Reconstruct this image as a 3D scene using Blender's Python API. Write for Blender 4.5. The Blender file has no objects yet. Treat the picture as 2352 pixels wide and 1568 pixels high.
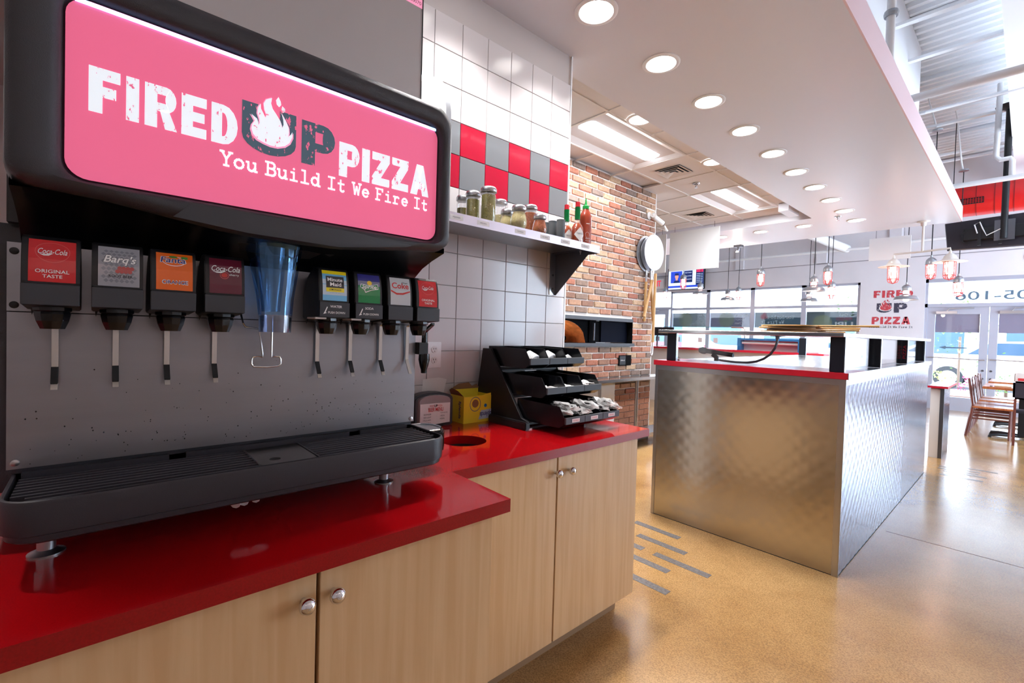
import bpy, bmesh, math, random
from mathutils import Vector, Matrix
from mathutils.geometry import tessellate_polygon
random.seed(7)
S = bpy.context.scene
COL = S.collection
PI = math.pi

def C(r, g, b, k=1.0):
    f = lambda c: ((c/255)/12.92 if c/255 <= .04045 else (((c/255)+.055)/1.055)**2.4)*k
    return (f(r), f(g), f(b), 1)

# ---------------------------------------------------------------- camera, world, light, exposure
YAW, PITCH, ROLL, FOC = .8400, -.0211, .0285, 1063.0
fw = Vector((-math.sin(YAW)*math.cos(PITCH), math.cos(YAW)*math.cos(PITCH), math.sin(PITCH)))
rt = Vector((math.cos(YAW), math.sin(YAW), 0)); up = rt.cross(fw)
R2 = rt*math.cos(ROLL)+up*math.sin(ROLL); U2 = up*math.cos(ROLL)-rt*math.sin(ROLL)
cd = bpy.data.cameras.new('camera'); cam = bpy.data.objects.new('camera', cd); COL.objects.link(cam)
M = Matrix((R2, U2, -fw)).transposed().to_4x4(); M.translation = (0, 0, 1.28); cam.matrix_world = M
cd.sensor_width = 36; cd.lens = FOC/2352*36; cd.clip_start = .02; cd.clip_end = 200
S.camera = cam

EXPOSURE = 0.42
SKY = 13.0          # daylight outside
DOWN = 6.5        # watts per recessed downlight
TROFF = 30.0       # watts per fluorescent troffer
BULB = 2.5         # watts per pendant bulb
W = bpy.data.worlds.new('World'); S.world = W; W.use_nodes = True
bg = W.node_tree.nodes['Background']; bg.inputs[0].default_value = (.76, .87, 1.0, 1); bg.inputs[1].default_value = SKY
S.view_settings.view_transform = 'Standard'; S.view_settings.look = 'None'
S.view_settings.exposure = EXPOSURE; S.view_settings.gamma = 1; S.view_settings.use_curve_mapping = False
cy = S.cycles
cy.use_denoising = True
try: cy.denoiser = 'OPENIMAGEDENOISE'
except Exception: pass
cy.max_bounces = 6; cy.diffuse_bounces = 4; cy.glossy_bounces = 3; cy.transmission_bounces = 4; cy.transparent_max_bounces = 10
cy.use_adaptive_sampling = True; cy.adaptive_threshold = .03
cy.sample_clamp_indirect = 6; cy.caustics_reflective = False; cy.caustics_refractive = False

def light(name, kind, loc, energy, size=.1, color=(1, 1, 1), parent=None, sx=None, sy=None, rot=None, portal=False):
    d = bpy.data.lights.new(name, kind); d.energy = energy; d.color = color
    if kind == 'AREA':
        if sx: d.shape = 'RECTANGLE'; d.size = sx; d.size_y = sy
        else: d.shape = 'DISK'; d.size = size
        if portal: d.cycles.is_portal = True
    elif kind == 'POINT': d.shadow_soft_size = size
    o = bpy.data.objects.new(name, d); COL.objects.link(o)
    o.location = Vector(loc)-(org(parent) if parent else Vector()); o.parent = parent
    if rot: o.rotation_euler = rot
    return o

# ---------------------------------------------------------------- materials
MATS = {}
def new_mat(name):
    m = bpy.data.materials.new(name); m.use_nodes = True; MATS[name] = m
    n = m.node_tree.nodes; return m, n, m.node_tree.links, n['Principled BSDF']
def mat(name, col, rough=.5, metal=0, spec=.5, bump=0, bscale=60, var=0, vscale=8, coat=0, alpha=1, emit=None, estr=0, trans=0, ior=1.45, stretch=None, aniso=0, crough=.05):
    m, n, l, p = new_mat(name)
    p.inputs['Base Color'].default_value = col; p.inputs['Roughness'].default_value = rough; p.inputs['Metallic'].default_value = metal
    p.inputs['Specular IOR Level'].default_value = spec; p.inputs['IOR'].default_value = ior
    p.inputs['Coat Weight'].default_value = coat; p.inputs['Coat Roughness'].default_value = crough
    p.inputs['Alpha'].default_value = alpha; p.inputs['Transmission Weight'].default_value = trans
    if aniso: p.inputs['Anisotropic'].default_value = aniso
    if emit: p.inputs['Emission Color'].default_value = emit; p.inputs['Emission Strength'].default_value = estr
    if var or bump:
        tc = n.new('ShaderNodeTexCoord'); mp = n.new('ShaderNodeMapping'); l.new(tc.outputs['Object'], mp.inputs[0])
        if stretch: mp.inputs['Scale'].default_value = stretch
    if var:
        t = n.new('ShaderNodeTexNoise'); t.inputs['Scale'].default_value = vscale; t.inputs['Detail'].default_value = 6
        l.new(mp.outputs[0], t.inputs['Vector'])
        mx = n.new('ShaderNodeMix'); mx.data_type = 'RGBA'
        mr = n.new('ShaderNodeMapRange'); mr.inputs[1].default_value = .3; mr.inputs[2].default_value = .7
        l.new(t.outputs[0], mr.inputs[0]); l.new(mr.outputs[0], mx.inputs[0])
        mx.inputs[6].default_value = tuple(c*(1-var) for c in col[:3])+(1,); mx.inputs[7].default_value = tuple(min(1, c*(1+var)) for c in col[:3])+(1,)
        l.new(mx.outputs[2], p.inputs['Base Color'])
    if bump:
        t2 = n.new('ShaderNodeTexNoise'); t2.inputs['Scale'].default_value = bscale; t2.inputs['Detail'].default_value = 4
        l.new(mp.outputs[0], t2.inputs['Vector'])
        b = n.new('ShaderNodeBump'); b.inputs['Strength'].default_value = bump; b.inputs['Distance'].default_value = .002
        l.new(t2.outputs[0], b.inputs['Height']); l.new(b.outputs[0], p.inputs['Normal'])
    return m
def ramp_mat(name, stops, rough=.8, bump=.5, bscale=90, noise=.25, nscale=40):
    """colour picked per object at random from a ramp, with mottling"""
    m, n, l, p = new_mat(name)
    oi = n.new('ShaderNodeObjectInfo'); cr = n.new('ShaderNodeValToRGB'); cr.color_ramp.interpolation = 'CONSTANT'
    el = cr.color_ramp.elements
    while len(el) > 1: el.remove(el[-1])
    el[0].position = 0; el[0].color = stops[0]
    for i, s in enumerate(stops[1:], 1): e = el.new(i/len(stops)); e.color = s
    l.new(oi.outputs['Random'], cr.inputs[0])
    tc = n.new('ShaderNodeTexCoord'); t = n.new('ShaderNodeTexNoise'); t.inputs['Scale'].default_value = nscale; t.inputs['Detail'].default_value = 8; t.noise_dimensions = '4D'
    l.new(tc.outputs['Object'], t.inputs['Vector'])
    ml = n.new('ShaderNodeMath'); ml.operation = 'MULTIPLY'; ml.inputs[1].default_value = 37; l.new(oi.outputs['Random'], ml.inputs[0]); l.new(ml.outputs[0], t.inputs['W'])
    mx = n.new('ShaderNodeMix'); mx.data_type = 'RGBA'; mx.blend_type = 'MULTIPLY'; mx.inputs[0].default_value = 1
    nr = n.new('ShaderNodeMapRange'); nr.inputs[1].default_value = .3; nr.inputs[2].default_value = .7; nr.inputs[3].default_value = 1-noise*2; nr.inputs[4].default_value = 1+noise; l.new(t.outputs[0], nr.inputs[0])
    l.new(cr.outputs[0], mx.inputs[6]); l.new(nr.outputs[0], mx.inputs[7]); l.new(mx.outputs[2], p.inputs['Base Color'])
    b = n.new('ShaderNodeBump'); b.inputs['Strength'].default_value = bump; b.inputs['Distance'].default_value = .003
    t2 = n.new('ShaderNodeTexNoise'); t2.inputs['Scale'].default_value = bscale; l.new(tc.outputs['Object'], t2.inputs['Vector'])
    l.new(t2.outputs[0], b.inputs['Height']); l.new(b.outputs[0], p.inputs['Normal']); p.inputs['Roughness'].default_value = rough
    return m
def wood_mat(name, c1, c2, scale=(1, 1, 1), rough=.45, nsc=6, coat=.15):
    m, n, l, p = new_mat(name)
    tc = n.new('ShaderNodeTexCoord'); mp = n.new('ShaderNodeMapping'); mp.inputs['Scale'].default_value = scale; l.new(tc.outputs['Object'], mp.inputs[0])
    t = n.new('ShaderNodeTexNoise'); t.inputs['Scale'].default_value = nsc; t.inputs['Detail'].default_value = 8; t.inputs['Distortion'].default_value = .6; l.new(mp.outputs[0], t.inputs['Vector'])
    cr = n.new('ShaderNodeValToRGB'); cr.color_ramp.elements[0].position = .35; cr.color_ramp.elements[1].position = .62
    cr.color_ramp.elements[0].color = c1; cr.color_ramp.elements[1].color = c2
    l.new(t.outputs[0], cr.inputs[0]); l.new(cr.outputs[0], p.inputs['Base Color']); p.inputs['Roughness'].default_value = rough; p.inputs['Coat Weight'].default_value = coat
    return m
def worn_mat(name, ink, ground, scale=55, thr=.40, emit=0, rough=.4):
    """distressed print: ink with small worn specks showing the ground colour"""
    m, n, l, p = new_mat(name)
    tc = n.new('ShaderNodeTexCoord'); mp = n.new('ShaderNodeMapping'); mp.inputs['Scale'].default_value = (1, 1.0, .55); l.new(tc.outputs['Object'], mp.inputs[0])
    t = n.new('ShaderNodeTexNoise'); t.inputs['Scale'].default_value = scale; t.inputs['Detail'].default_value = 5; t.inputs['Roughness'].default_value = .65; l.new(mp.outputs[0], t.inputs['Vector'])
    cr = n.new('ShaderNodeValToRGB'); e = cr.color_ramp.elements; e[0].position = thr-.01; e[0].color = ground; e[1].position = thr+.01; e[1].color = ink
    l.new(t.outputs[0], cr.inputs[0]); l.new(cr.outputs[0], p.inputs['Base Color']); p.inputs['Roughness'].default_value = rough
    if emit: l.new(cr.outputs[0], p.inputs['Emission Color']); p.inputs['Emission Strength'].default_value = emit
    return m
def glass_mat(name, tint=(1, 1, 1, 1), amount=.08, rough=.02, gloss_col=(1, 1, 1, 1)):
    """thin pane: mostly transparent, mirror-like at grazing angles"""
    m, n, l, p = new_mat(name); n.remove(p); out = n['Material Output']
    tr = n.new('ShaderNodeBsdfTransparent'); tr.inputs[0].default_value = tint
    gl = n.new('ShaderNodeBsdfGlossy'); gl.inputs['Roughness'].default_value = rough; gl.inputs[0].default_value = gloss_col
    fr = n.new('ShaderNodeLayerWeight'); fr.inputs[0].default_value = .15
    mr = n.new('ShaderNodeMapRange'); mr.inputs[3].default_value = amount; mr.inputs[4].default_value = .5; l.new(fr.outputs['Fresnel'], mr.inputs[0])
    mx = n.new('ShaderNodeMixShader'); l.new(mr.outputs[0], mx.inputs[0]); l.new(tr.outputs[0], mx.inputs[1]); l.new(gl.outputs[0], mx.inputs[2]); l.new(mx.outputs[0], out.inputs[0])
    return m
def film_mat(name, col, opac=.6):
    m, n, l, p = new_mat(name); out = n['Material Output']
    p.inputs['Base Color'].default_value = col; p.inputs['Roughness'].default_value = .35
    tr = n.new('ShaderNodeBsdfTransparent'); tr.inputs[0].default_value = col
    mx = n.new('ShaderNodeMixShader'); mx.inputs[0].default_value = opac; l.new(tr.outputs[0], mx.inputs[1]); l.new(p.outputs[0], mx.inputs[2]); l.new(mx.outputs[0], out.inputs[0])
    return m
def emis(name, col, s):
    return mat(name, col, .5, emit=col, estr=s)

mat('black', C(22, 22, 26), .45); mat('black_tex', C(54, 55, 61), .42, bump=.35, bscale=700)
mat('black_gloss', C(14, 15, 19), .22); mat('charcoal', C(58, 60, 66), .5, bump=.12, bscale=900)
mat('dark_tray', C(44, 42, 48), .42, bump=.1, bscale=500); mat('valve_face', C(54, 57, 63), .45)
mat('steel', C(178, 178, 182), .30, 1, bump=.04, bscale=40, stretch=(1, 14, 1)); mat('steel_panel', C(150, 150, 156), .36, 1, bump=.05, bscale=60, stretch=(1, 1, 9), var=.05, vscale=3)
mat('steel_dark', C(110, 112, 118), .4, 1); mat('steel_ice', C(186, 181, 180), .5, .55, var=.04, vscale=2); mat('chrome', C(225, 225, 230), .08, 1)
mat('steel_lever', C(205, 203, 200), .22, 1); mat('quilt', C(185, 180, 172), .24, 1); mat('quilt_daylit', C(140, 150, 172), .2, 1)  # second quilt steel is blued and darkened to paint in reflected daylight
mat('steel_bright', C(205, 206, 210), .2, 1)
mat('quartz', C(165, 8, 16), .10, 0, .5, var=.10, vscale=420, coat=.4, crough=.04); mat('quartz_edge', C(150, 14, 22), .3, var=.16, vscale=300)
mat('red_lam', C(196, 30, 52), .3)
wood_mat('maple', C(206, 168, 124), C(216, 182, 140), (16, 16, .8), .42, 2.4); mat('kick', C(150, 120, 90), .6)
mat('grout', C(196, 188, 186), .8); mat('tile_white', C(214, 208, 209), .16, spec=.4, var=.01, vscale=2); mat('tile_red', C(184, 8, 48), .14, var=.05, vscale=3, coat=.3); mat('tile_grey', C(124, 126, 130), .13, var=.05, vscale=3, coat=.3)
mat('wall_paint', C(226, 224, 226), .7, bump=.05, bscale=30); mat('wall_grey', C(222, 219, 224), .75, bump=.1, bscale=8, var=.04, vscale=2); mat('soffit', C(220, 219, 227), .32, bump=.02, bscale=5); mat('fascia', C(232, 202, 208), .45)
mat('ceil_tile', C(230, 226, 226), .85, bump=.2, bscale=300); mat('t_bar', C(230, 226, 224), .5); mat('white', C(238, 238, 240), .5); mat('white_gloss', C(240, 240, 242), .2); mat('deck', C(246, 248, 252), .6)
ramp_mat('brick', [C(170, 108, 86), C(182, 140, 114), C(146, 108, 90), C(190, 160, 132), C(140, 116, 102), C(172, 122, 100), C(156, 98, 80), C(182, 150, 122), C(130, 110, 100), C(166, 130, 106)], noise=.14)
mat('mortar', C(226, 218, 212), .9, bump=.4, bscale=200)
mat('emit_down', (1, 1, 1, 1), .5, emit=(1, .97, .93, 1), estr=9); mat('emit_tube', (1, 1, 1, 1), .5, emit=(.93, .97, 1, 1), estr=9.0); mat('troffer', C(240, 243, 250), .35); emis('bulb', (1, .78, .66, 1), 14)
glass_mat('glass_jar', (.97, .98, .98, 1), .10, .03); glass_mat('pane', (.93, .97, 1, 1), .04); glass_mat('sneeze', (.96, .99, 1, 1), .05); glass_mat('lamp_glass', (1, .93, .9, 1), .1)
glass_mat('chute_led_tint', C(230, 243, 253), .14, .06, C(150, 205, 255)); glass_mat('chute_clear', C(205, 212, 225), .14, .08)  # blue LED light is put into the chute colour
mat('plastic_wrap', (1, 1, 1, 1), .12, alpha=.32, spec=1.0); mat('red_cage', C(200, 60, 60), .4); mat('galv', C(170, 174, 180), .35, .8, var=.06); mat('galv_light', C(226, 220, 214), .35, .2)
mat('cable', C(40, 40, 46), .6); mat('exit_red', C(230, 40, 60), .5, emit=C(230, 40, 60), estr=.8)
mat('duct_red', C(214, 34, 36), .32); mat('duct_seam', C(150, 24, 28), .4); mat('tv_black', C(44, 42, 52), .45, bump=.05)
wood_mat('peel_wood', C(196, 140, 76), C(226, 180, 112), (1, 12, 12), .5, 5); wood_mat('handle_wood', C(170, 128, 78), C(196, 156, 104), (14, 14, 1), .5, 5); wood_mat('table_wood', C(168, 92, 52), C(196, 118, 70), (12, 1, 6), .35, 4, .3); wood_mat('chair_wood', C(90, 44, 40), C(112, 60, 50), (4, 4, 1), .35, 4, .3); wood_mat('seat_wood', C(176, 98, 56), C(202, 126, 78), (12, 1, 4), .3, 4, .4)
mat('alu', C(205, 206, 212), .32, .9); mat('frame_alu', C(186, 190, 206), .45, .35); mat('rubber', C(30, 30, 32), .7)
mat('herb', C(158, 148, 86), .9, var=.5, vscale=330); mat('cheese', C(222, 206, 150), .85, var=.1, vscale=150); mat('chili', C(184, 100, 62), .9, var=.55, vscale=260)
mat('hot_sauce', C(178, 70, 30), .25, coat=.8); mat('sriracha', C(150, 58, 36), .25, coat=.5); mat('green_foil', C(0, 120, 60), .25, .5); mat('green_cap', C(20, 160, 70), .4); mat('red_cap', C(196, 30, 46), .4); mat('grey_cup', C(104, 110, 114), .5)
mat('paper', C(232, 228, 228), .7); mat('label_ink', C(70, 70, 76), .6); mat('red_ink', C(196, 44, 48), .6); mat('yellow', C(246, 222, 60), .5); mat('card', C(140, 104, 70), .8); mat('blue', C(28, 120, 190), .4); mat('navy', C(38, 44, 130), .4); mat('skin_ink', C(200, 110, 90), .5)
mat('inlay', C(112, 108, 108), .25, var=.25, vscale=120)
mat('grass', C(120, 160, 80), .9, var=.3, vscale=8); mat('leaf', C(110, 150, 84), .8, var=.4, vscale=12); mat('leaf_lime', C(190, 205, 110), .8, var=.3, vscale=14); mat('leaf_pink', C(200, 90, 130), .8); mat('bark', C(110, 90, 76), .9); mat('pave', C(214, 210, 206), .8); mat('asphalt', C(150, 150, 154), .9); mat('mulch', C(150, 120, 110), .95)
mat('car_white', C(236, 234, 236), .25, coat=.6); mat('car_red', C(210, 40, 50), .25, coat=.6); mat('car_glass', C(60, 80, 100), .1); mat('tyre', C(40, 42, 46), .8)

def sign_mats():
    P = C(234, 108, 146)
    mat('sign_pink', P, .5, spec=.2, emit=P, estr=.42)
    worn_mat('sign_white', C(236, 246, 255), P, 110, .385, .45); worn_mat('sign_slate', C(64, 88, 104), P, 110, .405, .35)
    mat('sign_white_solid', C(240, 248, 255), .3, emit=C(240, 248, 255), estr=.5); mat('sign_pale', C(236, 150, 184), .3, emit=C(236, 150, 184), estr=.5)
    worn_mat('logo_red', C(196, 62, 74), C(206, 202, 206), 60, .385); worn_mat('logo_dark', C(52, 52, 74), C(206, 202, 206), 60, .39)
    emis('light_strip', C(150, 190, 245), 2.2)
sign_mats()

def floor_mat():
    m, n, l, p = new_mat('concrete')
    tc = n.new('ShaderNodeTexCoord')
    t = n.new('ShaderNodeTexNoise'); t.inputs['Scale'].default_value = 1.1; t.inputs['Detail'].default_value = 9; t.inputs['Roughness'].default_value = .6; l.new(tc.outputs['Object'], t.inputs['Vector'])
    cr = n.new('ShaderNodeValToRGB'); e = cr.color_ramp.elements; e[0].position = .34; e[0].color = C(146, 108, 64); e[1].position = .66; e[1].color = C(190, 152, 102)
    l.new(t.outputs[0], cr.inputs[0])
    v = n.new('ShaderNodeTexNoise'); v.inputs['Scale'].default_value = 160; v.inputs['Detail'].default_value = 3; l.new(tc.outputs['Object'], v.inputs['Vector'])
    cr2 = n.new('ShaderNodeValToRGB'); e = cr2.color_ramp.elements; e[0].position = .36; e[0].color = (.62, .6, .58, 1); e[1].position = .62; e[1].color = (1.15, 1.12, 1.05, 1); l.new(v.outputs[0], cr2.inputs[0])
    mx = n.new('ShaderNodeMix'); mx.data_type = 'RGBA'; mx.blend_type = 'MULTIPLY'; mx.inputs[0].default_value = .8; l.new(cr.outputs[0], mx.inputs[6]); l.new(cr2.outputs[0], mx.inputs[7]); l.new(mx.outputs[2], p.inputs['Base Color'])
    r = n.new('ShaderNodeMapRange'); r.inputs[3].default_value = .16; r.inputs[4].default_value = .30; l.new(t.outputs[0], r.inputs[0]); l.new(r.outputs[0], p.inputs['Roughness'])
    b = n.new('ShaderNodeBump'); b.inputs['Strength'].default_value = .08; b.inputs['Distance'].default_value = .004
    t3 = n.new('ShaderNodeTexNoise'); t3.inputs['Scale'].default_value = 9; t3.inputs['Detail'].default_value = 5; l.new(tc.outputs['Object'], t3.inputs['Vector']); l.new(t3.outputs[0], b.inputs['Height']); l.new(b.outputs[0], p.inputs['Normal'])
    p.inputs['Specular IOR Level'].default_value = .6; p.inputs['Coat Weight'].default_value = .35; p.inputs['Coat Roughness'].default_value = .16
floor_mat()

# ---------------------------------------------------------------- object helpers
def org(o):
    v = Vector((0, 0, 0))
    while o is not None: v += o.location; o = o.parent
    return v
def tag(o, label, cat, group=None, kind=None):
    if label: o['label'] = label
    if cat: o['category'] = cat
    if group: o['group'] = group
    if kind: o['kind'] = kind
    return o
def thing(name, loc, label, cat, group=None, rz=0):
    o = bpy.data.objects.new(name, None); COL.objects.link(o); o.location = loc; o.rotation_euler = (0, 0, rz); o.empty_display_size = .05
    return tag(o, label, cat, group)

class B:
    def __init__(s): s.v = []; s.f = []
    def add(s, vs, fs):
        k = len(s.v); s.v += [Vector(p) for p in vs]; s.f += [tuple(i+k for i in f) for f in fs]; return s
    def box(s, x0, x1, y0, y1, z0, z1):
        return s.add([(x0,y0,z0),(x1,y0,z0),(x1,y1,z0),(x0,y1,z0),(x0,y0,z1),(x1,y0,z1),(x1,y1,z1),(x0,y1,z1)],
                     [(3,2,1,0),(4,5,6,7),(0,1,5,4),(1,2,6,5),(2,3,7,6),(3,0,4,7)])
    def loft(s, loops, cap=True, closed=True):
        n = len(loops[0]); vs = [p for L in loops for p in L]; fs = []
        for i in range(len(loops)-1):
            for j in range(n if closed else n-1):
                a, b = i*n+j, i*n+(j+1) % n; fs.append((a, b, b+n, a+n))
        if cap: fs.append(tuple(range(n-1, -1, -1))); fs.append(tuple(range((len(loops)-1)*n, len(loops)*n)))
        return s.add(vs, fs)
    def prism(s, pts, ax, a, b):
        def P(u, v, t): return (t, u, v) if ax == 0 else ((u, t, v) if ax == 1 else (u, v, t))
        return s.loft([[P(u, v, a) for u, v in pts], [P(u, v, b) for u, v in pts]])
    def lathe(s, prof, c, n=24, ax=2, cap=True):
        L = []
        for r, h in prof:
            ring = []
            for k in range(n):
                a = 2*PI*k/n; u, v = r*math.cos(a), r*math.sin(a)
                ring.append((c[0]+u, c[1]+v, c[2]+h) if ax == 2 else ((c[0]+h, c[1]+u, c[2]+v) if ax == 0 else (c[0]+v, c[1]+h, c[2]+u)))
            L.append(ring)
        return s.loft(L, cap)
    def tube(s, path, r, n=8, closed=False):
        P = [Vector(p) for p in path]; L = []; m = len(P); prev = None
        for i, p in enumerate(P):
            if closed: d = P[(i+1) % m]-P[i-1]
            else: d = P[min(i+1, m-1)]-P[max(i-1, 0)]
            d.normalize()
            if prev is None:
                a = Vector((0, 0, 1)) if abs(d.z) < .9 else Vector((1, 0, 0)); a = (a-d*a.dot(d)).normalized()
            else:
                a = prev-d*prev.dot(d); a = a.normalized() if a.length > 1e-6 else prev
            prev = a; b = d.cross(a); rr = r[i] if isinstance(r, (list, tuple)) else r
            L.append([p+(a*math.cos(2*PI*k/n)+b*math.sin(2*PI*k/n))*rr for k in range(n)])
        if closed: L.append(L[0]); return s.loft(L, False)
        return s.loft(L)
    def poly(s, pts3, holes=()):
        loops = [[Vector(p) for p in pts3]]+[[Vector(p) for p in h] for h in holes]
        tris = tessellate_polygon(loops); flat = [p for L in loops for p in L]
        return s.add(flat, [tuple(t) for t in tris])
    def build(s, name, m, parent=None, bevel=0, seg=2, smooth=False, local=False, label=None, kind=None, sharp=35, base=None):
        me = bpy.data.meshes.new(name)
        if parent is None:
            if base is None:
                xs = [p.x for p in s.v]; ys = [p.y for p in s.v]; zs = [p.z for p in s.v]
                o0 = Vector(((min(xs)+max(xs))/2, (min(ys)+max(ys))/2, min(zs)))
            else: o0 = Vector(base)
        else: o0 = Vector() if local else org(parent)
        me.from_pydata([tuple(p-o0) for p in s.v], [], s.f)
        bm = bmesh.new(); bm.from_mesh(me); bmesh.ops.recalc_face_normals(bm, faces=bm.faces)
        if bevel:
            ed = [e for e in bm.edges if len(e.link_faces) == 2 and e.calc_face_angle(0) > .6]
            bmesh.ops.bevel(bm, geom=ed, offset=bevel, segments=seg, affect='EDGES', clamp_overlap=True)
        if smooth or bevel:
            lim = math.radians(sharp)
            for f in bm.faces: f.smooth = True
            for e in bm.edges:
                if len(e.link_faces) == 2 and e.calc_face_angle(0) > lim: e.smooth = False
        bm.to_mesh(me); bm.free()
        me.materials.append(MATS[m])
        o = bpy.data.objects.new(name, me); COL.objects.link(o)
        if parent is None: o.location = o0
        else: o.parent = parent
        if label: o['label'] = label
        if kind: o['kind'] = kind
        return o
def box(name, m, parent, x0, x1, y0, y1, z0, z1, bevel=0, **k): return B().box(x0, x1, y0, y1, z0, z1).build(name, m, parent, bevel, **k)
def struct(o): o['kind'] = 'structure'; return o
def copy_tree(o, parent=None, loc=None, rz=None, label=None):
    c = o.copy(); COL.objects.link(c); c.parent = parent
    if loc is not None: c.location = loc
    if rz is not None: c.rotation_euler = (0, 0, rz)
    if label: c['label'] = label
    for ch in list(o.children): copy_tree(ch, c)
    return c
def rrect(y0, y1, z0, z1, r, n=6):
    pts = []
    for cx, cz, a0 in ((y1-r, z1-r, 0), (y0+r, z1-r, PI/2), (y0+r, z0+r, PI), (y1-r, z0+r, 1.5*PI)):
        for k in range(n+1): a = a0+PI/2*k/n; pts.append((cx+r*math.cos(a), cz+r*math.sin(a)))
    return pts
def circ(cx, cy, r, n=24, ry=None): return [(cx+r*math.cos(2*PI*k/n), cy+(ry or r)*math.sin(2*PI*k/n)) for k in range(n)]

# ---- lettering
VX, VY, VZ = Vector((1, 0, 0)), Vector((0, 1, 0)), Vector((0, 0, 1))
def flat(name, m, parent, polys, O, r, u, local=False, **k):
    """flat shapes (2-D polygons, optionally (outer, [holes])) set on a plane through O"""
    O, r, u = Vector(O), Vector(r), Vector(u); b = B()
    for p in polys:
        ou, ho = p if isinstance(p, tuple) and isinstance(p[0], list) else (p, [])
        T = lambda q: O+r*q[0]+u*q[1]
        b.poly([T(q) for q in ou], [[T(q) for q in h] for h in ho])
    return b.build(name, m, parent, local=local, **k)
def text(name, s, m, parent, O, r, u, w, h, shear=0, bold=0, space=1.0, local=False, extra=None):
    """text fitted to a w x h box whose lower left corner is O"""
    cu = bpy.data.curves.new('t', 'FONT'); cu.body = s; cu.size = 1; cu.shear = shear; cu.offset = bold; cu.space_character = space; cu.resolution_u = 3; cu.space_line = .9; cu.align_x = 'CENTER'
    to = bpy.data.objects.new('t', cu); COL.objects.link(to)
    bpy.context.view_layer.update()
    me = bpy.data.meshes.new_from_object(to.evaluated_get(bpy.context.evaluated_depsgraph_get()))
    vs = [v.co.copy() for v in me.vertices]; fs = [tuple(p.vertices) for p in me.polygons]
    bpy.data.objects.remove(to); bpy.data.curves.remove(cu); bpy.data.meshes.remove(me)
    x0 = min(v.x for v in vs); x1 = max(v.x for v in vs); y0 = min(v.y for v in vs); y1 = max(v.y for v in vs)
    O, r, u = Vector(O), Vector(r), Vector(u)
    b = B().add([O+r*((v.x-x0)/(x1-x0)*w)+u*((v.y-y0)/(y1-y0)*h) for v in vs], fs)
    return b.build(name, m, parent, local=local)
def rc(x0, y0, x1, y1): return [(x0, y0), (x1, y0), (x1, y1), (x0, y1)]
def bowl(x0, x1, y0, y1, t, tx=None, n=8):
    """D-shaped stroke open at x0"""
    tx = tx or t; r = (y1-y0)/2; xc = max(x0, x1-r*.75); out = []; inn = []
    ri = r-t
    for k in range(n+1):
        a = PI/2-PI*k/n
        out.append((xc+(x1-xc)*math.cos(a), (y0+y1)/2+r*math.sin(a))); inn.append((xc+(x1-xc-tx)*math.cos(a), (y0+y1)/2+ri*math.sin(a)))
    out = [(x0, y1)]+out+[(x0, y0)]; inn = [(x0, y1-t)]+inn+[(x0, y0+t)]
    return [[out[i], out[i+1], inn[i+1], inn[i]] for i in range(len(out)-1)]
def ubend(x0, x1, y0, y1, t, n=10):
    out = []; inn = []; cx = (x0+x1)/2; rx = (x1-x0)/2; ry = rx*.85
    for k in range(n+1):
        a = PI+PI*k/n; out.append((cx+rx*math.cos(a), y0+ry+ry*math.sin(a))); inn.append((cx+(rx-t)*math.cos(a), y0+ry+(ry-t)*math.sin(a)))
    out = [(x0, y1)]+out+[(x1, y1)]; inn = [(x0+t, y1)]+inn+[(x1-t, y1)]
    return [[out[i], out[i+1], inn[i+1], inn[i]] for i in range(len(out)-1)]
def block(ch):
    t = .27
    return {'F': (.62, [rc(0,0,t,1), rc(t,.74,.62,1), rc(t,.36,.54,.60)]), 'I': (.27, [rc(0,0,t,1)]),
            'E': (.60, [rc(0,0,t,1), rc(t,.76,.60,1), rc(t,.38,.55,.61), rc(t,0,.6,.24)]),
            'R': (.70, [rc(0,0,t,1)]+bowl(t,.70,.40,1,.2,.25)+[[(.33,.42),(.52,.48),(.72,0),(.45,0)]]),
            'P': (.68, [rc(0,0,t,1)]+bowl(t,.68,.34,1,.2,.26)), 'D': (.68, [rc(0,0,t,1)]+bowl(t,.68,0,1,.2,.27)),
            'U': (.78, ubend(0,.78,0,1,.25)), 'Z': (.64, [rc(0,.76,.64,1), rc(0,0,.64,.24), [(0,.24),(.32,.24),(.64,.76),(.32,.76)]]),
            'A': (.76, [[(0,0),(.27,0),(.50,1),(.24,1)], [(.76,0),(.49,0),(.26,1),(.52,1)], rc(.2,.2,.56,.40)])}[ch]
def blocktext(s, w, h, gap=.10):
    x = 0; out = []
    for ch in s:
        cw, ps = block(ch); out += [[(p[0]+x, p[1]) for p in q] for q in ps]; x += cw+gap
    x -= gap
    return [[(p[0]/x*w, p[1]*h) for p in q] for q in out]
ARC = lambda cx, cy, rx, ry, a0, a1, n=8: [(cx+rx*math.cos(math.radians(a0+(a1-a0)*k/n)), cy+ry*math.sin(math.radians(a0+(a1-a0)*k/n))) for k in range(n+1)]
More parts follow.
